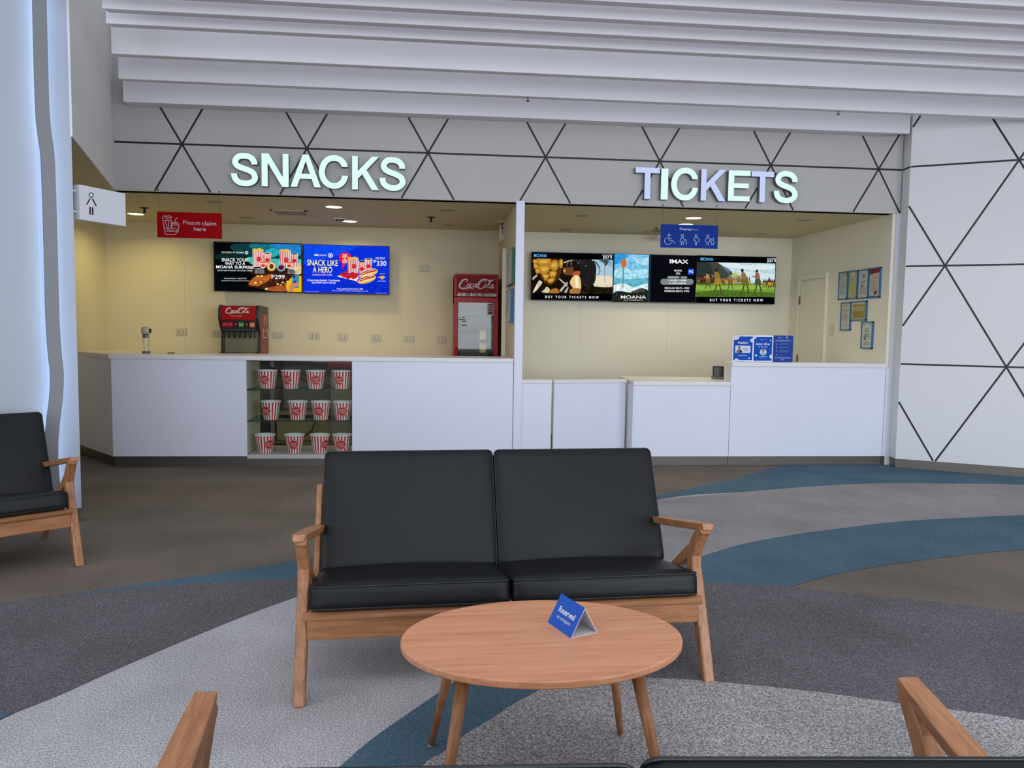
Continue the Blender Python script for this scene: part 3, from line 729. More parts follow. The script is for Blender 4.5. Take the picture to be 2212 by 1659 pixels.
# exit sign hanging + small detector
q = by(1089, 500, 8.75); t = thing('hanging_sign', 'small white hanging sign seen edge-on beside dome camera', 'sign', (q.x, 8.75, q.z), math.radians(-70))
g = MB(); g.box(-0.12,0.12,-0.012,0.012,-0.10,0.075,WHITEP); g.build('panel', t, bevel=0.006)
for x in (-0.09, 0.09): g = MB(); g.tube([(x,0,0.07),(x*0.3,0,ZB-q.z)], 0.002, GREYP, 6); g.build('wire', t)
A = Art(0.1, 0.1, [(0,0),(100,0),(100,100),(0,100)], 0.0135); A.stroke([(50+36*math.cos(k), 50+36*math.sin(k)) for k in [2*PI*i/12 for i in range(12)]], 9, pr('8C90A8'), True, True); A.ell(50, 50, 14, 20, pr('8C90A8')); A.mb.V = [(v[0]-0.05, v[1], v[2]+0.05) for v in A.mb.V]; A.build('emblem', t)
q = bz(1085, 478, ZB); t = thing('ceiling_detector', 'tiny ceiling detector with black drop lens by dividing wall', 'detector', (q.x, q.y, ZB))
g = MB(); g.lathe([(0.055,0),(0.055,-0.008),(0.0,-0.010)], CREAM, 20); g.build('plate', t)
g = MB(); g.lathe([(0.004,-0.008),(0.004,-0.06),(0.014,-0.072),(0.0,-0.086)], BLACKP, 12); g.build('lens', t)
# small bullet camera peeking out behind priority sign
q = by(1424, 503, 9.2); t = thing('security_camera', 'small white camera on ceiling peeking out left of priority lane sign', 'camera', (q.x+0.05, 9.2, ZB))
g = MB(); g.tube([(0,0,0),(0,0,ZB*0-0.05)], 0.012, WHITEP, 10); g.build('stem', t)
g = MB(); g.tube([(-0.09,-0.03,-0.055),(0.06,0.02,-0.05)], 0.026, WHITEP, 14); g.build('body', t)
# little hooks under the fins
for px, py, lb in ((1140, 216, 'tiny sprinkler under ceiling fin above the dividing post'), (1811, 241, 'tiny sprinkler under ceiling fin, right of TICKETS letters')):
    q = by(px, py, 6.50); t = thing('sprinkler', lb, 'sprinkler', (q.x, 6.497, 3.25), 0, 'tiny sprinklers under the second lowest fin')
    g = MB(); g.tube([(0,0,0.0),(0,0,-0.025)], 0.006, GREYP, 8); g.build('stem', t)
    g = MB(); g.lathe([(0,-0.03),(0.016,-0.03),(0.016,-0.025),(0,-0.024)], GREYP, 14); g.build('head', t)

# ================================================================== HANGING SIGNS
def hangsign(px0, py0, px1, py1, y, m, label, name='hanging_sign'):
    a = by(px0, py0, y); b2 = by(px1, py1, y); w = b2.x-a.x; h = a.z-b2.z
    t = thing(name, label, 'sign', (a.x, y, a.z))
    g = MB(); g.box(0, w, 0, 0.006, -h, 0, m); g.build('board', t)
    g = MB()
    for x in (0.02, w-0.02): g = MB(); g.tube([(x,0.003,-0.01),(x,0.003,ZB-a.z)], 0.0012, GREYP, 6); g.build('wire', t)
    return t, w, h
# coords from a 6.32x enlargement with its corner at (150,380)
SR = mat('sign_red', 'A8000A', 0.6, spec=0.12); IW_ = pr('D8C8CC')
t, w2, h2 = hangsign(339, 457, 479.5, 516, 7.40, SR, 'red hanging sign reading Please claim here, with popcorn and drink outlines')
A = Art(w2, h2, [(1192,480),(2085,513),(2085,863),(1196,834)], 0.0008)
sg = lambda P, c=False, w3=9: A.stroke(P, w3, IW_, True, c)
sg([(1268,602),(1400,602)], w3=9)
for P in ([(1276,612),(1292,722)],[(1400,612),(1390,640),(1384,714)],[(1312,618),(1330,706)],[(1358,616),(1346,704)]): A.stroke(P, 9, IW_, False)
for k in ([(1272,580),(1268,562),(1284,552)],[(1286,548),(1300,538),(1316,548),(1330,542),(1345,548)],[(1350,545),(1366,538),(1380,552)],[(1300,575),(1314,562),(1330,572),(1345,580)],[(1350,575),(1366,562),(1384,574),(1396,566),(1392,552)]): sg(k, w3=9)
for P in ([(1394,650),(1502,654),(1500,672),(1394,668)],): A.stroke(P+[P[0]], 8, IW_, False)
A.stroke([(1402,632),(1482,634)], 9, IW_, False); A.stroke([(1446,626),(1452,585),(1480,566)], 9, IW_, False)
A.stroke([(1400,676),(1396,712)], 8, IW_, False); A.stroke([(1494,680),(1482,774)], 9, IW_, False)
sg([(1296,728),(1320,716),(1400,712),(1460,716),(1474,740),(1440,752),(1380,754),(1316,748)], True, 8)
sg([(1300,748),(1312,790),(1380,800),(1440,796),(1462,770),(1468,752)], w3=9)
sg([(1334,738),(1350,732),(1366,742),(1384,734),(1400,742),(1418,734),(1434,738)], w3=6)
A.text('Please', 1553, 1790, 660, 58, IW_, -0.006, dy=8); A.text('claim', 1812, 2012, 676, 60, IW_, 0.03, dy=6); A.text('here', 1702, 1868, 750, 56, IW_, 0.03, dy=5)
A.build('graphic', t)
# coords from a 12.29x enlargement with its corner at (1400,450)
SB = mat('sign_blue', '143A98', 0.6, spec=0.12); IB = pr('C6CEE8')
t, w2, h2 = hangsign(1428, 484, 1550, 537.5, 7.40, SB, 'blue hanging sign reading Priority lane with four line figures')
A = Art(w2, h2, [(348,404),(1838,432),(1830,1082),(334,1052)], 0.0008)
A.text('Priority', 835, 1140, 566, 66, pr('E2E4F0'), 0.03, dy=6); A.text('lane', 1158, 1310, 572, 66, pr('9AA6CC'), -0.004, dy=4)
def ringl(cx, cy, r, ww=13): A.stroke([(cx+r*math.cos(2*PI*i/14), cy+r*math.sin(2*PI*i/14)) for i in range(14)], ww, IB, True, True)
ringl(555,704,30); A.stroke([(552,738),(552,855),(640,858),(716,940)], 14, IB, False); A.stroke([(556,806),(622,806)], 13, IB, False)
A.stroke([(525,782),(465,800),(438,865),(462,940),(526,968),(590,948),(616,888)], 14, IB)
ringl(902,716,31); A.stroke([(836,892),(872,790),(902,764),(930,790),(950,838),(990,820)], 13, IB); A.stroke([(878,874),(878,976)], 15, IB, False); A.stroke([(922,874),(922,976)], 15, IB, False)
A.stroke([(955,870),(975,850),(1002,866),(1000,976)], 13, IB)
ringl(1258,722,31); A.stroke([(1254,868),(1196,852),(1236,770),(1285,780),(1335,820),(1335,880),(1272,908),(1272,980)], 13, IB); A.stroke([(1238,898),(1238,982)], 15, IB, False)
ringl(1566,724,31); A.stroke([(1506,900),(1516,800),(1566,776),(1614,800),(1618,898)], 13, IB); A.stroke([(1544,880),(1544,984)], 15, IB, False); A.stroke([(1584,880),(1584,984)], 15, IB, False)
ringl(1692,818,30); A.stroke([(1618,818),(1652,880),(1664,930),(1692,944),(1722,930),(1732,860)], 13, IB); A.stroke([(1672,950),(1668,986)], 12, IB, False); A.stroke([(1708,950),(1712,986)], 12, IB, False)
A.build('graphic', t)
# restroom sign: box on two pegs, perpendicular to the lit wall
t = thing('restroom_sign', 'white projecting box sign with line drawn restroom figure on left wall', 'sign', (-2.338, 5.30, 0), math.atan2(5.618-5.30, 0.164))
LS = math.hypot(0.318, 0.164)
g = MB(); g.box(0, LS, 0.0, 0.055, 1.996, 2.222, mat('sign_white', 'E2E3EC', 0.4)); g.build('box', t, bevel=0.003)
g = MB(); g.tube([(-0.05,0.03,2.18),(0.002,0.03,2.18)], 0.008, WHITEP, 12); g.build('peg', t)
g = MB(); g.tube([(-0.05,0.03,2.045),(0.002,0.03,2.045)], 0.008, WHITEP, 12); g.build('peg', t)
A = Art(LS, 0.226, [(135,120),(765,232),(777,683),(148,598)], 0.0008); NV = pr('10122E')
A.stroke([(296+30*math.cos(2*PI*i/14), 262+32*math.sin(2*PI*i/14)) for i in range(14)], 10, NV, True, True)
A.stroke([(280,308),(234,394)], 15, NV, False); A.stroke([(312,312),(364,410)], 15, NV, False); A.stroke([(280,424),(280,528)], 18, NV, False); A.stroke([(313,428),(316,532)], 18, NV, False)
A.mb.V = [(v[0], v[1], v[2]+2.222) for v in A.mb.V]; A.build('graphic', t)

# ================================================================== TELEVISIONS
def tv(corners, y, label, src):
    P = [by(px, py, y) for px, py in corners]
    x0 = (P[0].x+P[3].x)/2; x1 = (P[1].x+P[2].x)/2; z1 = (P[0].z+P[1].z)/2; z0 = (P[2].z+P[3].z)/2
    t = thing('television', label, 'television', (x0, y, z1)); w, h = x1-x0, z1-z0
    g = MB(); g.box(0.001, w-0.001, 0, 0.045, -h, 0, BLACKP); g.build('housing', t, bevel=0.004)
    g = MB(); g.box(w*0.5-0.1, w*0.5+0.1, 0.045, 9.449-y, -h*0.65, -h*0.35, DARKM); g.build('wall_bracket', t)
    A = Art(w, h, src, 0.0008); return t, A
E1 = lambda h, k=1.0: em(h, k)
V1 = lambda h: emv(h)
WH = E1('F6F6FA', 1.0)
# --- television 1 (10.055x enlargement, corner (440,500))
t, A = tv([(458.9,521.9),(650.9,525),(653,631.8),(463.4,629.8)], 9.33, 'television with dark ocean advert for snack combo at P299', [(190,220),(2120,250),(2146,1330),(235,1305)])
I1 = [(228,258),(2110,276),(2138,1315),(262,1285)]
A.clip = I1; A.poly(I1, E1('04080A'))
A.blob([(700,275),(1100,268),(1500,272),(2108,278),(2112,420),(2116,600),(1700,640),(1200,640),(900,560),(640,430),(560,330)], V1('0E3B3C'))
A.blob([(1050,272),(1500,272),(2108,278),(2114,500),(1900,560),(1500,500),(1150,420),(980,330)], V1('146F80'))
A.blob([(1500,274),(2108,279),(2112,460),(1950,480),(1700,400),(1480,340)], V1('1F7FCB'))
A.blob([(1330,430),(1500,360),(1660,420),(1560,540),(1400,560)], V1('2BA9B4'))
A.blob([(240,520),(620,480),(1040,560),(1000,640),(600,600),(250,600)], V1('0C2A22'))
A.blob([(980,560),(1500,590),(2116,600),(2120,760),(1700,800),(1350,760),(1060,720),(960,640)], V1('4FC0BC'))
A.blob([(1800,720),(2120,700),(2130,900),(2000,930),(1840,860)], V1('D7C490')); A.blob([(1000,780),(1400,820),(1900,800),(1960,930),(1500,950),(1050,930)], V1('2C1A16'))
A.blob([(960,1160),(1100,960),(1300,930),(1560,900),(1960,940),(1960,1060),(1900,1290),(1500,1290),(1200,1240),(1000,1200)], V1('3A1C12'))
A.blob([(980,1140),(1150,970),(1300,960),(1500,930),(1420,1060),(1300,1140),(1150,1190)], V1('B4602A'))
A.blob([(1340,1240),(1560,1190),(1800,1180),(1820,1290),(1500,1295)], V1('A8562A'))
A.poly([(2140,1310),(1830,1308),(1790,1160),(1870,1040),(1960,960),(2130,960)], E1('F0B414'))
for px, py, r in [(1175,975,26),(1262,970,28),(1130,1120,34),(1245,1100,20),(1620,1145,26),(1720,1105,24),(1370,1250,34),(1690,1160,20),(1830,1090,30),(1770,1130,18)]:
    A.blob([(px-r,py),(px,py-r*0.8),(px+r,py-r*0.2),(px+r*0.5,py+r*0.7),(px-r*0.4,py+r*0.6)], E1('F2D46A'))
for i in range(46): x = random.uniform(1250,1820); y = random.uniform(980,1290); A.rect(x, y, x+9, y+8, E1(random.choice(['E8A050','F0C878','8A3A18','D87838'])))
def popbox(A, x, y, w, h, m=E1):
    A.poly([(x-6,y-4),(x+w+6,y-4),(x+w+2,y+h+4),(x+10,y+h+4)], m('F4E8E0'))
    for k in range(6): a0 = x+w*(k*2+0.4)/12; a1 = a0+w/13; A.poly([(a0,y+6),(a1,y+6),(a1+2,y+h),(a0+4,y+h)], m('B8232C'))
    A.blob([(x,y+4),(x+w*.15,y-22),(x+w*.4,y-14),(x+w*.6,y-30),(x+w*.85,y-16),(x+w,y+6),(x+w*.8,y+34),(x+w*.5,y+20),(x+w*.2,y+34)], m('F0BC34'))
    A.ell(x+w*.62, y+h*.56, w*.24, w*.25, m('D02A36')); A.stroke([(x+w*.5,y+h*.55),(x+w*.6,y+h*.52),(x+w*.75,y+h*.55)], 5, m('F0B0B0'))
def softcup(A, x, y, w, h, m=E1):
    A.poly([(x,y),(x+w,y),(x+w*.86,y+h),(x+w*.14,y+h)], m('F4E6E0'))
    for k in range(4): a0 = x+w*(.10+.23*k); A.poly([(a0,y+8),(a0+w*.10,y+8),(a0+w*(.10-.03*(k-1.5)*1),y+h),(a0-w*.03*(k-1.5),y+h)], m('C02430'))
    A.ell(x+w/2, y, w*.52, h*.075, m('F8F0EA')); A.ell(x+w/2, y, w*.44, h*.05, m('2A1414')); A.ell(x+w*.5, y+h*.52, w*.27, w*.27, m('D8202C'))
popbox(A, 1062, 395, 225, 375); popbox(A, 1655, 405, 225, 375)
softcup(A, 1300, 475, 170, 290); softcup(A, 1888, 485, 165, 290)
for x, y in ((1225,680),(1790,680)):
    A.poly([(x,y),(x+150,y),(x+120,y+115),(x+30,y+115)], E1('F4E0C8')); A.ell(x+75,y,78,18,E1('E85A28')); A.blob([(x+30,y+50),(x+75,y+35),(x+120,y+50),(x+105,y+95),(x+45,y+95)], E1('D03A26'))
A.ell(1480,770,102,98,E1('C8962E')); A.ell(1480,762,80,78,E1('ECD9A4')); A.ell(1480,762,46,60,E1('7A2A1C'))
A.ell(1695,800,98,90,E1('1E2E58')); A.ell(1692,790,90,78,E1('9AA8A8')); A.ell(1692,786,62,52,E1('5A1620'))
A.rrect(1935,945,2085,1230,24,E1('3A86B0')); A.ell(1975,980,26,28,E1('1A1C28')); A.ell(1998,1098,32,34,E1('2C4A90')); A.blob([(1870,1315),(1890,1160),(1960,1130),(2080,1110),(2085,1170),(1990,1220),(1950,1320)], E1('C98A5C'))
A.text('EXCLUSIVELY AT', 398, 690, 480, 34, E1('E8E8F0'), 0.02); A.text('SM CINEMA', 705, 880, 484, 34, E1('E8E8F0'), 0.03); A.ell(935,468,36,36,E1('D8DCFA')); A.ell(935,468,16,16,E1('7078C8'))
A.text('SNACK YOUR', 400, 975, 660, 74, WH, 0.035, dy=2); A.text('WAY TO A', 470, 912, 735, 66, WH, 0.035); A.text('MOANA SURPRISE!', 285, 1110, 812, 66, WH, 0.035, dy=6)
A.text('BRING HOME THE MAGIC WITH EVERY COMBO', 315, 1078, 872, 30, E1('D8D8E0'), 0.03)
A.text('Promo period: July 8 - August 4, 2026', 465, 945, 1040, 28, E1('D8D8E0'), 0.02); A.text('Participating branches only. See posters for full mechanics.', 405, 1015, 1088, 24, E1('C0C0C8'), 0.02)
for x in (1130, 1838):
    A.text('COMBO SET', x+5, x+190, 828, 24, WH, 0.03)
    for k in range(3): A.text('Popcorn, soda and toy', x, x+200, 864+k*26, 17, E1('F0F0F4'), 0.02)
A.text('P299', 1490, 1775, 1035, 92, WH, 0.012)
A.build('screen', t)
# --- television 2 (10.055x, corner (640,510))
t, A = tv([(652.5,526.9),(840.7,531.7),(841.9,637.3),(656.4,633.3)], 9.33, 'television with bright blue Snack Like a Hero advert at P330', [(112,170),(2018,218),(2030,1280),(160,1240)])
A.clip = [(140,182),(2000,232),(2016,1262),(168,1220)]; A.poly(A.clip, E1('0A30DC'))
A.blob([(145,190),(900,200),(1300,230),(900,420),(500,520),(150,600)], V1('0C48F0')); A.blob([(1000,900),(1500,1000),(2010,1000),(2014,1250),(900,1230)], V1('0A2CCF'))
A.text('SM', 372, 455, 432, 42, WH, 0.05); A.text('CINEMA', 460, 642, 437, 40, E1('E0E6FF')); A.ell(726,422,52,52,WH); A.ell(726,422,36,36,E1('3050D0')); A.ell(726,422,18,24,WH)
YW = E1('FFF4B0')
A.text('SNACK LIKE', 222, 895, 636, 126, YW, 0.03, dy=14); A.text('A HERO', 350, 775, 790, 128, YW, 0.03, dy=8); A.text('CONQUER EVERY SCENE.', 342, 785, 858, 38, E1('F4B8B0'), 0.03, dy=8)
A.text('2 Classic Hotdog Sandwich, 2 16oz Beverage', 235, 952, 976, 42, WH, 0.03, dy=10); A.text('(any available soda or iced tea)', 340, 852, 1026, 40, WH, 0.03, dy=8)
A.text('Promo period: June 24 to July 14, 2026', 888, 1455, 1160, 36, WH, 0.02, dy=8); A.text('Promo is available for transactions at participating cinemas only.', 780, 1565, 1194, 22, WH, 0.015, dy=12)
A.text('DTI Permit applies. Terms and conditions apply.', 198, 500, 1208, 18, E1('B8C4FF'), dy=4); A.text('Approval applies, Series of 2026', 1725, 1965, 1246, 18, E1('B8C4FF'), dy=4)
A.blob([(915,480),(930,390),(1040,355),(1150,385),(1170,470),(1120,560),(1060,600),(1010,700),(985,690),(990,600),(935,560)], V1('E01E78')); A.ell(1040,480,112,112,V1('E8101C'))
for k, s_ in enumerate(('FREE','POPCORN','IN','SUPER','SIZE')): A.text(s_, 1040-(50 if s_ != 'IN' else 20)-(12 if s_ == 'POPCORN' else 0), 1040+(50 if s_ != 'IN' else 20)+(12 if s_ == 'POPCORN' else 0), 428+k*40, 34, WH, 0.04)
A.blob([(895,880),(1000,860),(1340,880),(1360,900),(1305,985),(1280,975)], V1('EEF0F4'))
popbox(A, 1112, 480, 220, 320)
softcup(A, 1480, 505, 168, 300); softcup(A, 1335, 560, 170, 310)
for x, y in ((990,840),(1080,800),(1040,870),(1140,860),(1190,880),(1250,860),(1300,840),(1220,820),(1130,905),(1240,905),(1290,890),(1100,885)): A.ell(x,y,44,36,E1('D01418')); A.ell(x-12,y-10,10,6,E1('F07068'))
def hotdog(cx, cy):
    A.ell(cx,cy,205,84,E1('FFF4E4'),-0.28); A.ell(cx,cy+6,196,76,E1('E89A34'),-0.28); A.ell(cx-10,cy-22,196,40,E1('B02418'),-0.28)
    A.stroke([(cx-170,cy+46),(cx-120,cy),(cx-90,cy+10),(cx-40,cy-30),(cx-10,cy-24),(cx+50,cy-58),(cx+90,cy-56),(cx+150,cy-86)], 13, E1('F8E0D0'))
    A.ell(cx+10,cy+24,190,26,E1('F8D480'),-0.28)
hotdog(1570,810); hotdog(1530,945)
A.text('FOR ONLY', 1720, 1928, 512, 50, WH, 0.01, dy=2); A.text('P', 1675, 1738, 590, 64, WH, 0.03); A.text('330', 1745, 1955, 650, 108, WH, 0.02, dy=4)
A.text('AVAILABLE IN', 1808, 1920, 834, 16, WH, 0.02); A.poly([(1810,880),(1900,868),(1928,900),(1870,962),(1830,920)], E1('F0A020')); A.stroke([(1770,902),(1948,908)], 12, E1('F4D8C0'), False); A.text('SELECTED CINEMAS', 1778, 1945, 996, 20, WH, 0.02)
A.build('screen', t)
# --- television 3 (10.533x, corner (1130,530)): generic jungle camp, no people
def title(A, x0, x1, y, h, m): A.text('MOANA', x0, x1, y, h, m, 0.03, dy=4)
t, A = tv([(1148.5,543.3),(1326.5,548),(1324,651.5),(1146,647.7)], 9.33, 'leftmost ticket television showing golden shell scene, Buy Your Tickets Now', [(195,140),(2070,185),(2040,1275),(168,1240)])
A.poly([(205,155),(2055,200),(2025,1262),(180,1228)], E1('040408'))
A.clip = [(212,294),(2048,326),(2030,1108),(196,1082)]; A.poly(A.clip, V1('17110A'))
A.poly([(1560,322),(2046,330),(2034,900),(1600,900),(1640,620)], E1('A9C6D8')); A.blob([(1600,700),(2036,720),(2034,930),(1700,940),(1600,900)], E1('E6DCC0')); A.blob([(1700,340),(2046,332),(2044,480),(1860,430)], E1('86AFCB'))
A.blob([(1160,330),(1500,325),(1640,420),(1660,600),(1600,880),(1340,900),(1330,600),(1240,420)], V1('1E1E20'))
A.stroke([(1520,360),(1640,380),(1720,480),(1745,600),(1690,690)], 34, E1('1A2626'), taper=lambda u: 1-0.7*u); A.stroke([(1850,340),(1858,860)], 9, E1('3A4038'), False)
A.blob([(1740,340),(1860,330),(1950,350),(1900,440),(1860,470),(1850,400)], V1('3C4A40'))
A.blob([(215,300),(640,300),(900,330),(870,600),(760,800),(620,900),(480,830),(360,650),(290,500)], V1('4A2C0C'))
for P in ([(325,300),(625,302),(590,430),(470,450),(345,435)],[(350,460),(590,450),(600,560),(520,650),(400,640)],[(590,450),(690,335),(790,360),(800,500),(740,570),(640,550)],[(430,665),(570,650),(590,720),(500,800),(460,740)],
          [(600,600),(690,575),(760,600),(740,700),(670,730),(600,700)],[(540,800),(620,740),(720,750),(680,830),(600,860)],[(225,340),(310,320),(330,400),(250,420)],[(240,430),(325,430),(340,500),(260,530)],[(270,560),(340,520),(380,600),(320,650)],[(830,330),(900,330),(890,500),(820,480)]):
    A.blob(P, E1('B5832A')); cx = sum(p[0] for p in P)/len(P); cy = sum(p[1] for p in P)/len(P); A.blob([(cx+(p[0]-cx)*.6, cy+(p[1]-cy)*.45-10) for p in P], E1('D9A94C'))
A.poly([(905,500),(1140,490),(1150,690),(920,660)], E1('6B4226')); A.poly([(912,560),(955,540),(960,600),(920,620)], E1('E6AA48'))
for P in ([(205,740),(300,660),(330,690),(215,790)],[(800,760),(830,750),(1010,900),(990,940)],[(820,1020),(990,830),(1020,850),(860,1060)],[(920,1070),(1010,940),(1030,960),(980,1080)],[(920,380),(1100,325),(1140,335),(930,410)]): A.poly(P, E1('B6B4A4'))
A.blob([(212,1072),(280,930),(360,800),(430,840),(380,930),(270,1050)], V1('D8D2B4')); A.blob([(420,1060),(480,1000),(530,940),(600,1000),(560,1080)], V1('D6CCA4')); A.blob([(580,1080),(640,1000),(740,975),(810,1020),(800,1085)], V1('B87428'))
for P, c_ in (([(1150,600),(1290,590),(1260,700),(1140,700)],'B8542C'),([(1060,850),(1150,690),(1270,700),(1310,860),(1300,1000),(1180,1010)],'EAC98A'),([(1180,720),(1230,710),(1250,960),(1200,980)],'F8E8C4'),([(1080,990),(1280,980),(1270,1095),(1060,1090)],'A8763A')): A.blob(P, E1(c_))
for i in range(60): x = random.uniform(1340,2020); y = random.uniform(880,1090); A.rect(x, y, x+random.uniform(8,26), y+8, E1(random.choice(['6A4A22','8A6A30','3C3420','B08A48','22281C'])))
for i in range(30): x = random.uniform(940,1420); y = random.uniform(330,480); A.rect(x, y, x+16, y+10, E1(random.choice(['C8C8A8','8A8C70','4C5238'])))
A.clip = None; title(A, 242, 538, 268, 74, E1('5CB4F0')); A.text('WATCH IN CINEMAS', 1790, 2025, 236, 22, WH, 0.03); A.text('JULY 8', 1800, 2008, 300, 58, WH, 0.05)
A.text('BUY YOUR TICKETS NOW', 492, 1705, 1196, 56, WH, 0.05, spacing=1.7, dy=14)
A.build('screen', t)
# --- television 4 (10.533x, corner (1310,530)): seascape with paddle, no people
t, A = tv([(1326.5,548),(1505.5,551.5),(1503,655.5),(1324,651.5)], 9.33, 'middle ticket television with ocean poster and showtimes list', [(180,185),(2060,210),(2035,1310),(150,1270)])
A.poly([(190,190),(2050,220),(2025,1290),(160,1262)], E1('0A0A12'))
A.clip = [(190,192),(1100,206),(1085,1262),(153,1243)]; A.poly([(198,195),(1010,205),(990,1255),(155,1240)], V1('7CC4E8'))
A.blob([(200,200),(480,205),(400,330),(200,420)], V1('2E9AE0')); A.blob([(560,260),(760,300),(980,260),(990,420),(760,420)], V1('A9D8EC')); A.blob([(195,560),(420,500),(600,560),(990,520),(985,700),(600,760),(190,720)], V1('A4DCEC'))
A.blob([(180,740),(500,760),(990,740),(985,900),(600,960),(180,900)], V1('5FB0C8')); A.blob([(170,900),(400,860),(620,940),(900,860),(985,960),(700,1060),(170,1060)], V1('DCEEF0'))
A.blob([(185,1060),(330,1030),(560,1060),(700,985),(820,965),(930,1010),(960,1100),(985,1250),(158,1240)], V1('1E2420')); A.blob([(560,1040),(760,985),(900,1020),(780,1050),(640,1070)], V1('4A4A42'))
A.poly([(960,205),(1060,208),(1040,1256),(930,1252)], E1('22323C')); A.poly([(1010,206),(1100,208),(1080,1256),(985,1253)], E1('0A0A12'))
A.ell(395,400,62,108,E1('D2702A'),0.03); A.stroke([(385,500),(372,940)], 13, E1('5A3A2A'), False)
for i in range(50): x = random.uniform(165,960); y = random.uniform(1060,1240); A.rect(x, y, x+8, y+7, E1(random.choice(['6A7068','3A403A','A0A8A0'])))
A.clip = None; A.text('MOANA', 320, 885, 1198, 74, E1('EEF2E8'), 0.02, dy=4); A.text('ONLY IN CINEMAS JULY 8', 385, 815, 1244, 20, WH, 0.02)
A.text('IMAX', 1420, 1850, 392, 88, WH, 0.06, dy=8)
A.text('MOANA', 1528, 1705, 580, 42, WH, 0.03); A.text('(3D)', 1565, 1662, 646, 42, WH, 0.03); A.rrect(1845,520,1980,648,16,E1('1C58E8')); A.text('PG', 1866, 1958, 610, 58, WH, 0.03)
A.rrect(1370,684,1650,744,28,E1('6E7876')); A.text('PREMIUM LOCATION', 1395, 1632, 726, 20, WH, 0.03); A.rrect(1665,688,1828,746,28,E1('6E7876')); A.text('IN 4DL', 1702, 1792, 728, 20, WH, 0.03)
A.rrect(1212,748,1972,884,64,E1('7A8682')); A.text('11:45AM 2:30PM', 1380, 1802, 800, 40, WH, 0.02, dy=4); A.text('5:15PM 8:00PM', 1402, 1790, 868, 40, WH, 0.02, dy=4)
A.text('REGULAR SEATS - P850', 1308, 1872, 978, 42, WH, 0.03, dy=4); A.text('PREMIUM SEATS- P990', 1304, 1872, 1048, 42, WH, 0.03, dy=4)
A.build('screen', t)
# --- television 5 (10.533x, corner (1490,530)): meadow with distant generic dancers
t, A = tv([(1505.8,552),(1679.9,554.9),(1671,656.7),(1503,655.5)], 9.33, 'rightmost ticket television showing crowd dancing on green meadow', [(175,215),(2000,262),(1905,1335),(135,1290)])
A.poly([(182,222),(1990,268),(1895,1322),(142,1282)], E1('040406'))
P5 = [(180,372),(1965,410),(1900,1172),(128,1152)]
A.clip = P5; A.poly(P5, V1('B8D8E0')); A.blob([(640,385),(1000,400),(1300,450),(1700,430),(1940,460),(1940,520),(1500,560),(1100,520),(800,480)], E1('DCEAEC')); A.blob([(950,560),(1400,600),(1930,660),(1925,790),(1300,790),(980,720)], E1('CFE4EA'))
A.poly([(180,372),(640,384),(760,500),(860,600),(960,760),(700,900),(140,900)], E1('3E463E')); A.poly([(180,372),(430,378),(520,540),(500,800),(160,820)], E1('2C3634')); A.poly([(640,384),(960,590),(1000,700),(900,660)], E1('5C6E78'))
A.poly([(150,860),(400,850),(900,860),(1930,860),(1900,1172),(128,1152)], E1('6E9A34')); A.blob([(150,900),(600,920),(1200,890),(1910,920),(1910,1000),(1200,990),(600,1040),(150,980)], E1('86B445'))
A.blob([(140,1060),(700,1000),(1300,1040),(1895,1080),(1895,1165),(800,1155),(140,1145)], V1('4C6E22'))
for k in range(9):
    a = -PI+k*PI/8; A.stroke([(1040,720),(1040+110*math.cos(a),720+150*math.sin(a))], 16, E1('A8B850'), False)
def dancer(x, y, h, c1, c2, lean=0.0, cloth='A87A2A'):
    A.ell(x+lean*h, y-h*0.92, h*0.055, h*0.075, E1('2A1C14')); A.blob([(x-h*.07+lean*h*.8,y-h*.84),(x+h*.08+lean*h*.8,y-h*.82),(x+h*.09,y-h*.55),(x-h*.09,y-h*.55)], E1(c1))
    A.stroke([(x+lean*h*.7,y-h*.78),(x+lean*h-h*.13,y-h*.66),(x+lean*h-h*.2,y-h*.72)], h*.045, E1(c1))
    A.poly([(x-h*.11,y-h*.58),(x+h*.11,y-h*.58),(x+h*.16,y-h*.33),(x-h*.15,y-h*.33)], E1(cloth))
    A.stroke([(x-h*.05,y-h*.35),(x-h*.10,y-h*.15),(x-h*.16,y)], h*.05, E1(c2)); A.stroke([(x+h*.05,y-h*.35),(x+h*.10,y-h*.2),(x+h*.13,y)], h*.05, E1(c2))
for i in range(13): dancer(200+i*24+random.uniform(-8,8), 890, 200, '5E4028', '3E2A1A', 0, random.choice(['6E5224','8A6A28','3C2C18']))
for i in range(16): dancer(720+i*40+random.uniform(-10,10), 900, 190, '8A6A44', '5A4028', 0, random.choice(['A0802C','B8902C','6E5224']))
for i in range(7): dancer(1640+i*40, 960, 190, '4A3424', '3A281C', 0, random.choice(['5E4A1C','B0882C']))
dancer(380,975,380,'A88A64','5A4026',-0.03,'7A5A2A'); dancer(600,1080,560,'8E7236','5A4430',-0.05,'A48430'); dancer(880,1000,390,'8A6E48','604830',0,'7E6030'); dancer(1215,1090,560,'8E6E50','4E3A24',-0.10,'6A6A24'); dancer(1500,1070,520,'8E6450','4C3424',-0.02,'4A5236'); dancer(1760,1000,270,'3E2A20','5A4028',0,'C89030')
A.clip = None; title(A, 212, 502, 346, 72, E1('5CC0EE')); A.text('WATCH IN CINEMAS', 1725, 1948, 318, 22, WH, 0.03); A.text('JULY 8', 1730, 1928, 382, 58, WH, 0.05)
A.text('BUY YOUR TICKETS NOW', 415, 1600, 1256, 56, WH, 0.05, spacing=1.7, dy=14)
A.build('screen', t)

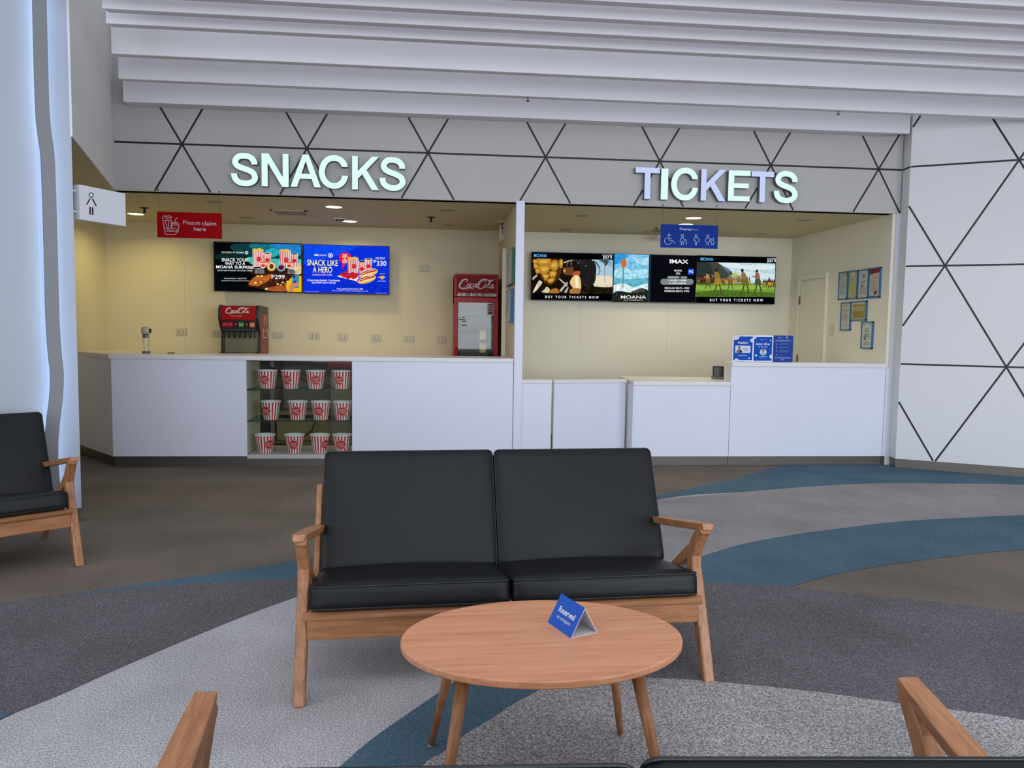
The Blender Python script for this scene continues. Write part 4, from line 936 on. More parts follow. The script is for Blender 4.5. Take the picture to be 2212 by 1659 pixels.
# ================================================================== DRINKS DISPENSER (11.85x enlargement, corner (440,640))
y0 = 8.86
P = by(475, 660, y0); zt = by(500, 658.5, y0).z; xr = by(558, 700, y0).x; zbm = 0.956; xl = by(471, 700, y0).x
t = thing('drink_dispenser', 'red and charcoal soda fountain dispenser on rear snack counter', 'drink dispenser', (xl, y0, zbm))
w = xr-xl; h = zt-zbm
DG = mat('dispenser_charcoal', '34312F', 0.4); DG2 = mat('dispenser_grey', '57544E', 0.5)
g = MB(); pr_ = [(0.02,0),(0.02,0.04),(0.10,0.07),(0.12,h*0.45),(0.05,h*0.60),(0.0,h*0.75),(0.01,h*0.92),(0.05,h),(0.5,h-0.01),(0.5,0)]
for x_ in (0.0, w-0.028):
    Vv = [(x_, a, b2) for a, b2 in pr_]+[(x_+0.028, a, b2) for a, b2 in pr_]; n = len(pr_)
    g.add(Vv, [list(range(n)), list(range(n, 2*n))[::-1]]+[(i, n+i, n+(i+1)%n, (i+1)%n) for i in range(n)], DG)
g.box(0.028, w-0.028, 0.16, 0.5, 0.0, h-0.012, DG2); g.box(0.028, w-0.028, 0.03, 0.2, h*0.60, h-0.008, DG)
g.build('body', t, bevel=0.003)
g = MB(); g.box(0.03, w-0.03, 0.155, 0.162, 0.05, h*0.56, mat('steel_splash', '8C8468', 0.4, 0.15)); g.build('splash_panel', t)
g = MB(); g.box(-0.015, w+0.005, -0.02, 0.2, 0.0, 0.035, BLACKP); g.build('drip_tray', t, bevel=0.004)
g = MB(); g.prism([(0,0),(w-0.06,0),(w-0.06,0.05),(0,0.05)], 0, h*0.26, RED); o = g.build('front_panel', t, bevel=0.004); o.location = (0.03, 0.004, h*0.715)
A = Art(w-0.06, h*0.26, [(455,235),(1345,245),(1320,575),(410,570)], 0.0008)
script_logo(A, 550, 262, 640, 160, pr('E8E0D8'), 1.15); A.text('Real Magic', 690, 985, 490, 34, pr('D8B0A8'), 0.0)
A.mb.V = [(v[0], v[1], v[2]+h*0.26) for v in A.mb.V]; A.build('wordmark', o)
cols = ['C02034','C02034',None,'3E9A50',None,'E07830']
g = MB(); g.box(0.03, w-0.03, 0.02, 0.06, h*0.545, h*0.70, BLACKP); g.build('valve_row', t)
for k in range(6):
    cx = 0.03+(w-0.06)*(0.10+0.158*k); z = h*0.625
    A = Art(0.06, 0.06, [(0,0),(100,0),(100,100),(0,100)], 0.0)
    if cols[k]:
        A.rect(2,2,98,98,pr(cols[k]))
        if k < 2: A.stroke([(10,48),(50,44),(90,46)], 9, pr('E8B0B0'))
        elif k == 3: A.stroke([(15,60),(40,40),(60,62),(88,35)], 14, pr('D8E060'))
        else: A.blob([(10,48),(50,40),(92,30),(80,62),(40,66)], pr('C8D8E0'))
    else: A.rect(2,2,98,98,pr('15161C')); A.ell(50,42,32,26,pr('B01830')); A.stroke([(30,42),(70,40)], 8, pr('E8A8B0')); A.stroke([(38,84),(62,84)], 7, pr('A8B0C0'))
    A.mb.V = [(cx-0.03+v[0], v[1]+0.018, z+v[2]+0.03) for v in A.mb.V]; A.build('flavour_label', t)
    g = MB(); g.box(cx-0.032, cx+0.032, 0.022, 0.10, h*0.50, h*0.56, DG); g.build('valve', t, bevel=0.004)
for k in range(12):
    x_ = 0.06+k*(w-0.12)/11; g = MB(); g.tube([(x_,0.06,h*0.52),(x_+(0.006 if k%2 else -0.006),0.045+0.02*(k%2),h*0.37)], 0.006, BLACKP, 8); g.build('lever', t)
g = MB(); g.lathe([(0,0.037),(0.045,0.037),(0.045,0.04),(0,0.042)], WHITEP, 20, c=(w*0.72,0.08,0)); g.build('drain_cover', t)
# side artwork
SD = mat('side_red', '8E3A34', 0.5); g = MB(); g.box(w, w+0.003, 0.10, 0.49, 0.02, h*0.84, SD); g.build('side_panel', t)
g = MB(); 
A = Art(0.39, h*0.8, [(1420,420),(1665,420),(1665,1440),(1440,1440)], 0.0)
for P_ in ([(1545,720),(1530,600),(1560,480),(1600,480),(1615,520),(1600,700)],[(1510,810),(1500,900),(1500,1030),(1560,1030),(1640,1030)],[(1520,880),(1580,860),(1640,880)],[(1600,820),(1640,880),(1640,1000)],[(1525,1270),(1530,1300)],[(1520,1330),(1530,1390)]): A.stroke(P_, 18, pr('D8C8B4'))
A.mb.V = [(w+0.0038-v[1], 0.10+v[0], h*0.84+v[2]) for v in A.mb.V]; A.build('side_artwork', t)

# ================================================================== DRINKS FRIDGE (7.21x enlargement, corner (960,560))
yf = 8.84
xl = by(980.5, 680, yf).x; xr = by(1076, 680, yf).x; zt = by(1028, 592, yf).z
t = thing('drinks_fridge', 'tall red glass door drinks fridge behind snack counter', 'fridge', (xl, yf, 0)); w = xr-xl
FR = mat('fridge_red', 'B00812', 0.35, spec=0.25)
zd = by(1028, 643, yf).z
g = MB(); g.box(0.0, 0.02, 0.05, 0.58, 0, zt-0.01, FR); g.box(w-0.02, w, 0.05, 0.58, 0, zt-0.01, FR); LN = mat('fridge_liner', '90928E', 0.5); g.box(0.02, w-0.02, 0.42, 0.58, 0.1, zt-0.01, LN); g.box(0.021, 0.024, 0.06, 0.42, 0.25, zt-0.36, LN); g.box(w-0.024, w-0.021, 0.06, 0.42, 0.25, zt-0.36, LN); g.box(0.024, w-0.024, 0.06, 0.42, zt-0.358, zt-0.352, LN)
g.box(0.02, w-0.02, 0.05, 0.56, 0, 0.25, FR); g.box(0, w, 0.05, 0.58, zt-0.35, zt-0.01, FR); g.build('body', t, bevel=0.004)
g = MB(); g.box(0.0, w, 0.0, 0.05, zd+0.006, zt, FR); hd = g.build('header', t, bevel=0.008)
A = Art(w-0.05, zt-zd-0.03, [(188,240),(795,240),(795,580),(188,580)], 0.0008)
A.rect(188,240,795,580,mat('header_dark_red', '860510', 0.45, spec=0.15)); script_logo(A, 212, 285, 570, 185, pr('D8CCCA'), 1.05)
for i in range(34):
    x = 195+i*17.5; hh = 20+26*abs(math.sin(i*1.7)); A.blob([(x,575),(x+4,575-hh),(x+20,570-hh),(x+28,575)], pr(random.choice(['C8C6C0','A8A6A0','DAD8D2','8E8C86'])))
A.mb.V = [(v[0]+0.025, v[1], v[2]+zt-0.015) for v in A.mb.V]; A.build('wordmark', hd)
dr = MB()
gx0 = w*(208-150)/680; gx1 = w*(768-150)/680; gz1 = by(1028, 652.5, yf).z
for a in ((0,gx0,0.12,zd),(gx1,w,0.12,zd),(gx0,gx1,gz1,zd),(gx0,gx1,0.12,0.2)): dr.box(a[0],a[1],0.0,0.05,a[2],a[3],FR)
dr.box(gx0,gx0+0.006,-0.001,0.05,0.2,gz1,BLACKP); dr.box(gx1-0.006,gx1,-0.001,0.05,0.2,gz1,BLACKP); dr.box(gx0,gx1,-0.001,0.05,gz1-0.006,gz1,BLACKP)
door = dr.build('door', t, bevel=0.0)
g = MB(); g.box(gx0+0.006, gx1-0.006, 0.018, 0.024, 0.2, gz1-0.006, thin('fridge_glass', 'FAFAF8')); g.build('glass', door)
g = MB(); g.tube([(0.03,-0.01,1.08),(0.035,-0.04,1.06),(0.035,-0.045,0.95),(0.035,-0.045,0.75),(0.03,-0.005,0.72)], 0.014, FR, 12); g.build('handle', door)
for i, z in enumerate((1.63, 1.50, 1.33, 1.18, 1.03)):
    g = MB(); g.box(0.03, w-0.03, 0.10, 0.50, z-0.004, z, mat('shelf_wire', '6C7070', 0.4, 0.5)); g.box(gx0+0.03, gx1-0.06, 0.096, 0.104, z-0.030, z+0.006, mat('shelf_strip', '2E3032', 0.4)); g.build('shelf', t)
for z, hh, nm, lb in ((1.034, 0.13, 'carton', 'pale yellow carton on lower fridge shelf'), (1.184, 0.12, 'carton', 'pale yellow carton on upper fridge shelf')):
    g = MB(); g.box(0, 0.075, 0, 0.075, 0, hh, mat('carton_cream', 'F0E8B0', 0.5)); o = g.build(nm, bevel=0.003); o.location = (xl+w*0.60, yf+0.14, z); props(o, lb, 'carton', 'cartons in the drinks fridge')
A = Art(0.11, 0.13, [(205,895),(330,895),(330,1030),(205,1030)], 0.0); A.rect(207,897,330,975,pr('E8E8E4')); A.rect(207,985,318,1030,pr('E8E8E4'))
for P_ in ([(255,905),(290,908)],[(215,932),(300,935)],[(255,955),(310,955)],[(250,1002),(315,1000)]): A.stroke(P_, 9, pr('1A1A1A'), False)
A.mb.V = [(v[0]+gx0+0.006, v[1]+0.017, v[2]+by(1028,684,yf).z) for v in A.mb.V]; A.build('notice', door)
A = Art(0.075, 0.14, [(670,675),(765,675),(765,865),(670,865)], 0.0); A.rect(670,675,765,865,pr('D8D4D0')); A.rect(692,685,758,845,pr('5A2A2C'))
for k in range(4): A.rect(696,708+k*30,752,722+k*30,pr('C8C4C0'))
A.mb.V = [(v[0]+gx1-0.085, v[1]+0.017, v[2]+gz1-0.012) for v in A.mb.V]; A.build('price_label', door)

# ================================================================== WALL SOCKETS
so = None
spots = [(392,717,'left of soda dispenser, nearest corner'),(469,720,'half hidden behind soda dispenser left side'),(601.5,724,'just right of soda dispenser'),(679.5,726,'below the blue television, left of pair'),(740.5,728,'below the blue television, right of pair'),
         (813,730,'below right end of blue television'),(883.5,732,'low on wall, fourth left of fridge'.replace('fourth left of', 'second to left of')),(952.5,733.5,'low on wall, nearest the fridge'),(916.5,580,'high on wall between blue television and fridge')]
for px, py, lb in spots:
    q = by(px, py, 9.45)
    if so is None:
        so = thing('wall_socket', '', 'wall socket', (q.x, 9.449, q.z), 0, 'ivory wall sockets on the snack bar wall')
        g = MB(); g.box(-0.059, 0.059, -0.006, 0, -0.037, 0.037, OUTB); g.build('back_plate', so)
        g = MB(); g.box(-0.056, 0.056, -0.012, -0.005, -0.034, 0.034, OUTLET); g.build('plate', so, bevel=0.003)
        for cx in (-0.022, 0.022):
            g = MB(); g.box(cx-0.018, cx+0.018, -0.014, -0.011, -0.024, 0.024, OUTLET); o = g.build('receptacle', so, bevel=0.002)
            g = MB(); g.box(cx-0.0045, cx+0.0045, -0.0148, -0.0138, 0.006, 0.016, BLACKP); g.box(cx-0.0045, cx+0.0045, -0.0148, -0.0138, -0.016, -0.006, BLACKP); g.build('slot', o)
        so['label'] = 'ivory double wall socket, '+lb
    else: dup(so, (q.x, 9.449, q.z), 0, 'ivory double wall socket, '+lb)
q = bpl(1798, 713, (4.47, 0), PI/2); t = thing('light_switch', 'ivory tall light switch plate beside ticket room door', 'light switch', (4.469, q.y, q.z), -PI/2)
g = MB(); g.box(-0.035,0.035,-0.01,0,-0.062,0.062,OUTLET); g.build('plate', t, bevel=0.003)
for k in (-1,0,1): g = MB(); g.box(-0.015,0.015,-0.014,-0.009,k*0.036-0.014,k*0.036+0.014,WHITEP); g.build('rocker', t, bevel=0.002)

# ================================================================== FRAMED CERTIFICATES on the ticket room's right wall (7.54x enlargement, corner (1780,560))
FB = mat('frame_blue', '2F6FA8', 0.4)
def cert(c4, paper, label, deco):
    P = [bpl(1780+x/7.54, 560+y/7.54, (4.47, 0), PI/2) for x, y in c4]
    y_near = min((P[1].y+P[2].y)/2, (P[0].y+P[3].y)/2); y_far = max((P[1].y+P[2].y)/2, (P[0].y+P[3].y)/2); zt_ = max(p.z for p in P); zb_ = min(p.z for p in P)
    zt_ = (P[0].z+P[1].z)/2; zb_ = (P[2].z+P[3].z)/2
    t = thing('framed_certificate', label, 'framed certificate', (4.468, y_far, zt_), -PI/2, 'blue framed permits on ticket room wall'); w = y_far-y_near; h = zt_-zb_
    g = MB(); bw = 0.012
    for a in ((0,w,-bw,0),(0,w,-h,-h+bw),(0,bw,-h,0),(w-bw,w,-h,0)): g.box(a[0],a[1],-0.016,0,a[2],a[3],FB)
    g.build('frame', t)
    A = Art(w-2*bw, h-2*bw, [(0,0),(100,0),(100,150),(0,150)], 0.0); A.full(pr(paper)); deco(A)
    A.mb.V = [(v[0]+bw, v[1]-0.008, v[2]-bw) for v in A.mb.V]; A.build('document', t)
def lines(A, y0_, y1_, n, c='8A8C8C', x0_=12, x1_=88):
    for k in range(n):
        y = y0_+(y1_-y0_)*k/max(1,n-1); A.stroke([(x0_+random.uniform(0,6), y), (x1_-random.uniform(0,22), y)], 2.2, pr(c), False)
cert([(262,215),(410,198),(395,650),(248,668)], 'C8CEC8', 'blue framed permit, leftmost of top four', lambda A: (A.ell(78,12,8,9,pr('6A7070')), A.blob([(4,8),(50,4),(40,30),(4,36)], pr('A8C4B8')), lines(A,40,125,14)))
cert([(414,196),(570,178),(558,642),(402,655)], 'BEB98E', 'blue framed olive permit, second of top four', lambda A: (A.ell(50,16,22,10,pr('D8D8C0')), A.blob([(10,80),(50,60),(90,85),(60,120),(20,115)], pr('C2C068')), lines(A,45,120,7,'A09A78')))
cert([(574,176),(748,158),(735,635),(562,645)], 'C9CCC9', 'blue framed permit with emblem, third of top four', lambda A: (A.poly([(0,0),(60,0),(0,24)],pr('B4D2C8')), A.ell(52,32,13,13,pr('8A8084')), lines(A,58,66,2,'5A6068'), A.ell(40,84,13,9,pr('6A7488')), lines(A,95,130,7), A.ell(12,135,9,9,pr('D4D23C'))))
cert([(752,156),(948,122),(922,628),(738,634)], 'CFC6BC', 'blue framed permit with red header, rightmost of top four', lambda A: (A.poly([(0,0),(100,0),(100,20),(0,28)],pr('8A3C34')), lines(A,36,120,12,'A89890'), A.blob([(48,130),(70,116),(78,128),(60,140)], pr('5C4A2E')), A.poly([(0,142),(90,146),(90,150),(0,150)], pr('4A78A8'))))
cert([(300,708),(455,695),(445,1158),(278,1162)], 'CFCBC2', 'tall blue framed letter, left of lower pair', lambda A: (lines(A,8,20,3,'8C8C90'), lines(A,35,50,4,'9A9490'), lines(A,64,90,6,'9C9892'), lines(A,100,125,3,'B4AEA6')))
cert([(460,692),(716,675),(704,1000),(452,1000)], 'D4D2C4', 'blue framed gold certificate, right of lower pair', lambda A: (A.rect(6,8,94,142,pr('A89A54')), [A.ell(x,10,6,7,pr('DCDCC8')) for x in (12,44,62,80)], A.rect(8,44,92,54,pr('D8D4BC')), lines(A,49,49,1,'5A5648'), A.rect(12,62,88,72,pr('D0CCB2')), lines(A,67,67,1,'5A5648'), lines(A,86,120,5,'8C8046')))
cert([(640,1015),(822,1015),(795,1465),(606,1448)], 'D2D4CC', 'blue framed permit hanging alone, lowest on wall', lambda A: (A.ell(16,12,4,6,pr('3E5E48')), A.ell(80,12,4,6,pr('3E5E48')), A.ell(50,75,32,38,pr('BCD0C4')), lines(A,38,52,3,'3A4A86',25,75), lines(A,70,86,4,'6A7A78'), A.ell(30,96,10,10,pr('5E7A6A')), lines(A,120,134,3)))
# notice frames on the snack side of the divider (5.18x enlargement, corner (1040,460))
FG = mat('frame_green', '1E6B4C', 0.4)
def side_frame(x0_, x1_, yt_, yb_, m, label):
    a = bpl(1040+x0_/5.18, 460+yt_/5.18, (0.726,0), PI/2); b2 = bpl(1040+x1_/5.18, 460+yb_/5.18, (0.726,0), PI/2)
    ya, yb2 = min(a.y, b2.y), max(a.y, b2.y)
    zt_ = a.z; zb_ = b2.z
    t = thing('notice_frame', label, 'notice frame', (0.724, (ya+yb2)/2, (zt_+zb_)/2), PI/2, 'notice frames on dividing wall'); w = (yb2-ya)/2; h = abs(zt_-zb_)/2
    g = MB(); g.box(-w, w, 0.0, 0.03, -h, h, m); g.build('frame', t, bevel=0.002)
    g = MB(); g.box(-w+0.012, w-0.012, 0.0302, 0.0306, -h+0.012, h-0.012, pr('C2C8C4')); g.build('document', t)
side_frame(313, 334, 480, 818, FB, 'blue notice frame on dividing wall, upper row, farther one')
side_frame(340, 373, 425, 795, FG, 'green notice frame on dividing wall, upper row, nearer one')
side_frame(307, 326, 885, 1112, FB, 'short blue notice frame on dividing wall, lower row, farther one')
side_frame(334, 358, 862, 1225, FB, 'tall blue notice frame on dividing wall, lower row, nearer one')

# ================================================================== COUNTER NOTICES (11.06x enlargement, corner (1540,690))
def notice(px0, px1, py0, label, src, fn, lean=0.0):
    a = by(px0, py0, 7.36); b2 = by(px1, 780, 7.36); w = b2.x-a.x-0.004; h = a.z-1.028
    t = thing('counter_notice', label, 'notice', (a.x, 7.36, 1.0285), 0, 'upright blue notices on the tall counter')
    g = MB(); g.box(0, w, 0, 0.004, 0, h, WHITEP); g.build('board', t)
    g = MB(); g.box(w*0.2, w*0.8, 0.004, 0.06, 0.0005, 0.004, WHITEP); g.box(w*0.45, w*0.55, 0.004, 0.05, 0.004, 0.05, WHITEP); g.build('foot', t)
    A = Art(w, h, src, 0.0006); A.clip = src; fn(A); A.mb.V = [(v[0], v[1], v[2]+h) for v in A.mb.V]; A.build('print', t)
BL = pr('1050B8'); LV = pr('DCDCF0'); WP = pr('F2F2FA')
def n1(A):
    A.full(WP); A.poly([(505,400),(950,400),(945,975),(498,978)], BL); A.ell(540,400,98,90,LV); A.ell(795,400,16,12,LV); A.ell(950,495,64,52,LV); A.ell(580,985,54,52,LV); A.ell(874,924,17,17,WP)
    A.poly([(950,380),(975,380),(975,1005),(948,1005)], WP); A.text('Hello!', 608, 832, 582, 60, WP, 0.04)
    A.rrect(540,624,902,800,26,LV); A.blob([(582,792),(592,742),(630,715),(680,730),(702,790)], pr('24282C')); A.poly([(608,790),(625,730),(640,722),(640,740),(622,790)], WP); A.ell(634,680,24,36,pr('9A6A5A')); A.blob([(608,665),(616,645),(650,642),(660,665),(636,655)], pr('2A2426'))
    A.stroke([(710,694),(872,694)], 13, pr('8A92C8'), False); A.stroke([(738,732),(850,732)], 11, pr('8A92C8'), False); A.text('Manager On Duty', 615, 825, 872, 26, WP, 0.02)
def n2(A):
    A.full(WP); A.poly([(990,412),(1410,410),(1405,985),(985,988)], BL); A.ell(1000,410,46,50,LV); A.ell(1368,492,14,15,WP); A.ell(1395,882,44,48,LV); A.ell(1044,858,25,25,LV)
    A.poly([(1408,380),(1432,380),(1426,1005),(1404,1005)], WP); A.text('SM', 1135, 1175, 482, 18, WP, 0.04); A.text('CINEMA', 1185, 1262, 482, 16, pr('A8C0E8'))
    A.text('Safety officer', 1036, 1360, 602, 50, WP, 0.03); A.text('of the day', 1088, 1300, 664, 44, pr('C8D8F4'), 0.0)
    A.ell(1204,778,78,82,pr('C8E0EC')); A.ell(1202,745,30,36,pr('B09088')); A.blob([(1172,735),(1180,712),(1225,710),(1232,740),(1205,722)], pr('4A3C40')); A.blob([(1150,840),(1170,795),(1205,785),(1240,800),(1255,838),(1204,858)], pr('9CC8C8'))
    A.stroke([(1108,884),(1305,884)], 14, pr('B8D0F4'), False); A.stroke([(1140,918),(1255,918)], 11, pr('7AA4E0'), False)
def n3(A):
    A.full(pr('26459A')); LG = pr('9AACDC'); A.text('SM', 1562, 1605, 442, 20, WP, 0.05); A.text('CINEMA', 1618, 1702, 440, 18, LG); A.stroke([(1752+20*math.cos(2*PI*i/12), 430+20*math.sin(2*PI*i/12)) for i in range(12)], 10, pr('D0D8F0'), True, True)
    A.stroke([(1498,494),(1838,494)], 11, LG, False); A.stroke([(1472,517),(1862,517)], 11, LG, False)
    for k, y in enumerate((588, 672, 755, 842)):
        A.ell(1524, y, 17, 18, pr('7C90CC')); n = (2,2,3,1)[k]
        for j in range(n): A.stroke([(1582, y-12+j*17 if n > 1 else y+4), ((1820,1800,1830,1680)[k]-j*22, y-12+j*17 if n > 1 else y+4)], 8, pr('7086C6'), False)
    A.stroke([(1485,905),(1840,905)], 10, LG, False); A.stroke([(1465,926),(1855,926)], 9, LG, False); A.stroke([(1625,962),(1695,962)], 11, pr('C0CCEC'), False)
notice(1583.5, 1627.5, 724, 'blue Hello notice with duty manager portrait, leftmost on counter', [(482,372),(975,372),(972,1008),(480,1008)], n1)
notice(1628, 1669.5, 724, 'blue Safety officer of the day notice, middle of three', [(976,370),(1432,372),(1428,1010),(972,1008)], n2)
notice(1670, 1712.5, 724.5, 'dark blue text notice with four icons, rightmost on counter', [(1434,380),(1906,384),(1896,1014),(1428,1012)], n3)
# card terminal on the low counter
q = bz(1562, 823, 0.83); t = thing('card_terminal', 'small dark screened terminal on low ticket counter against tall section', 'terminal', (2.882, 7.66, 0.83), math.radians(-14))
g = MB(); g.box(-0.055, 0.055, -0.01, 0.02, 0.02, 0.135, DARKM); g.build('housing', t, bevel=0.006)
g = MB(); g.box(-0.042, 0.042, -0.0115, -0.0095, 0.035, 0.122, mat('dark_screen', '3A3A34', 0.2)); g.build('screen', t)
g = MB(); g.box(-0.06, 0.06, -0.02, 0.08, 0.0, 0.03, GREYP); g.build('base', t, bevel=0.004)
# hand sanitiser dispenser standing on the snack counter (10.05x, corner (280,690))
q = by(316, 762, 7.60); t = thing('soap_dispenser', 'clear tube soap dispenser with grey head on snack counter left end', 'dispenser', (q.x, 7.60, 1.038))
zz = lambda py: by(316, py, 7.60).z-1.038
CLR = mat('clear_plastic', 'F0EEE6', 0.1, trans=0.85, alpha=0.55)
g = MB(); g.lathe([(0.0,0.0),(0.038,0.0),(0.036,0.02),(0.0,0.022)], GREYP, 24); g.build('base', t)
g = MB(); g.lathe([(0.026,0.022),(0.022,0.06),(0.034,0.11),(0.036,0.16),(0.034,zz(722))], CLR, 24); g.build('tube', t)
g = MB(); g.lathe([(0.0,zz(730)),(0.02,zz(730)),(0.023,zz(721)),(0.0,zz(721))], mat('navy_cap', '1A2A40', 0.4), 20, c=(-0.004,0,0)); g.build('nozzle', t)
g = MB(); g.lathe([(0.0,zz(721)),(0.040,zz(721)),(0.041,zz(711)),(0.034,zz(707)),(0.0,zz(705.5))], mat('head_grey', 'B9B3A0', 0.4), 24); g.build('head', t)
g = MB(); g.box(0.034, 0.046, -0.02, 0.02, zz(719), zz(710), BLACKP); g.build('button', t, bevel=0.004)
# small cloth / tray bits on the counter
q = bz(381, 763, 1.038); g = MB(); g.box(-0.025,0.03,-0.02,0.02,0,0.016,mat('brown_card', '9A7C50', 0.6)); o = g.build('card_holder', bevel=0.002); o.location = (q.x, 7.55, 1.038); props(o, 'tiny brown card holder on snack counter right of soap dispenser', 'card holder')

# ================================================================== SOFAS
def sideprof(P, x0, x1, m, bev=0.006, name='leg', parent=None):
    """P list of (y,z) outline, extruded between x0..x1"""
    n = len(P); A_ = sum(P[i][0]*P[(i+1)%n][1]-P[(i+1)%n][0]*P[i][1] for i in range(n))
    if A_ < 0: P = P[::-1]
    V = [(x0,a,b) for a, b in P]+[(x1,a,b) for a, b in P]
    g = MB(); g.add(V, [list(range(n))[::-1], list(range(n,2*n))]+[(i,(i+1)%n,n+(i+1)%n,n+i) for i in range(n)], m)
    return g.build(name, parent, bevel=bev, seg=3, angle=0.7)
def thick(P, W_):
    """outline around a centre line with half widths"""
    Q = [Vector((a,b,0)) for a, b in P]; n = len(Q); L_ = []; R_ = []
    for i, q in enumerate(Q):
        t_ = (Q[min(i+1,n-1)]-Q[max(i-1,0)]).normalized(); nn = Vector((-t_.y, t_.x, 0)); L_.append(q+nn*W_[i]); R_.append(q-nn*W_[i])
    return [(v.x, v.y) for v in L_+R_[::-1]]
def cushion(w, d, h, r, crown, name, parent, T, m, sag=0.0):
    """rounded box w x d x h centred in x,y with base z=0"""
    nx, ny, nz = 26, 22, 8; V = []; F = []; idx = {}
    def pt(u, v, s_):
        x, y, z = u*w/2, v*d/2, s_*h/2
        # round by clamping to inner box
        cx = max(-w/2+r, min(w/2-r, x)); cyy = max(-d/2+r, min(d/2-r, y)); cz = max(-h/2+r, min(h/2-r, z))
        dv = Vector((x-cx, y-cyy, z-cz)); 
        if dv.length > 1e-9: dv = dv.normalized()*r; x, y, z = cx+dv.x, cyy+dv.y, cz+dv.z
        b = (1-u*u)*(1-v*v)
        if s_ > 0: z += crown*b - sag*math.exp(-((u*1.4)**2+(v*1.2)**2))*0
        if s_ < 0: z -= crown*0.3*b
        e = 0.003*(1-(z/(h/2))**2) if abs(z) < h/2 else 0
        if abs(u) > 0.97: x += math.copysign(e*(1-v*v), u)
        if abs(v) > 0.97: y += math.copysign(e*(1-u*u), v)
        return (x, y, z+h/2)
    def key(i, j, k):
        q = (i, j, k)
        if q not in idx: idx[q] = len(V); V.append(pt(2*i/nx-1, 2*j/ny-1, 2*k/nz-1))
        return idx[q]
    for i in range(nx):
        for j in range(ny):
            F.append((key(i,j,nz),key(i+1,j,nz),key(i+1,j+1,nz),key(i,j+1,nz))); F.append((key(i,j+1,0),key(i+1,j+1,0),key(i+1,j,0),key(i,j,0)))
    for i in range(nx):
        for k in range(nz):
            F.append((key(i,0,k),key(i+1,0,k),key(i+1,0,k+1),key(i,0,k+1))); F.append((key(i,ny,k+1),key(i+1,ny,k+1),key(i+1,ny,k),key(i,ny,k)))
    for j in range(ny):
        for k in range(nz):
            F.append((key(0,j,k+1),key(0,j+1,k+1),key(0,j+1,k),key(0,j,k))); F.append((key(nx,j,k),key(nx,j+1,k),key(nx,j+1,k+1),key(nx,j,k+1)))
    g = MB(); g.add(V, F, m, True, T); o = g.build(name, parent)
    for zz_ in (h-r*0.45, r*0.45):
        P = []
        ww, dd, rr = w/2-r*0.10, d/2-r*0.10, r*0.9
        for cx, cyy, a in ((ww-rr,dd-rr,0),(-ww+rr,dd-rr,PI/2),(-ww+rr,-dd+rr,PI),(ww-rr,-dd+rr,3*PI/2)):
            for i in range(5): t_ = a+i*PI/8; P.append(T @ Vector((cx+rr*math.cos(t_), cyy+rr*math.sin(t_), zz_)))
        P.append(P[0]); g = MB(); g.tube(P, 0.0032, PIPE, 6, cap=False); g.build('piping', o)
    return o
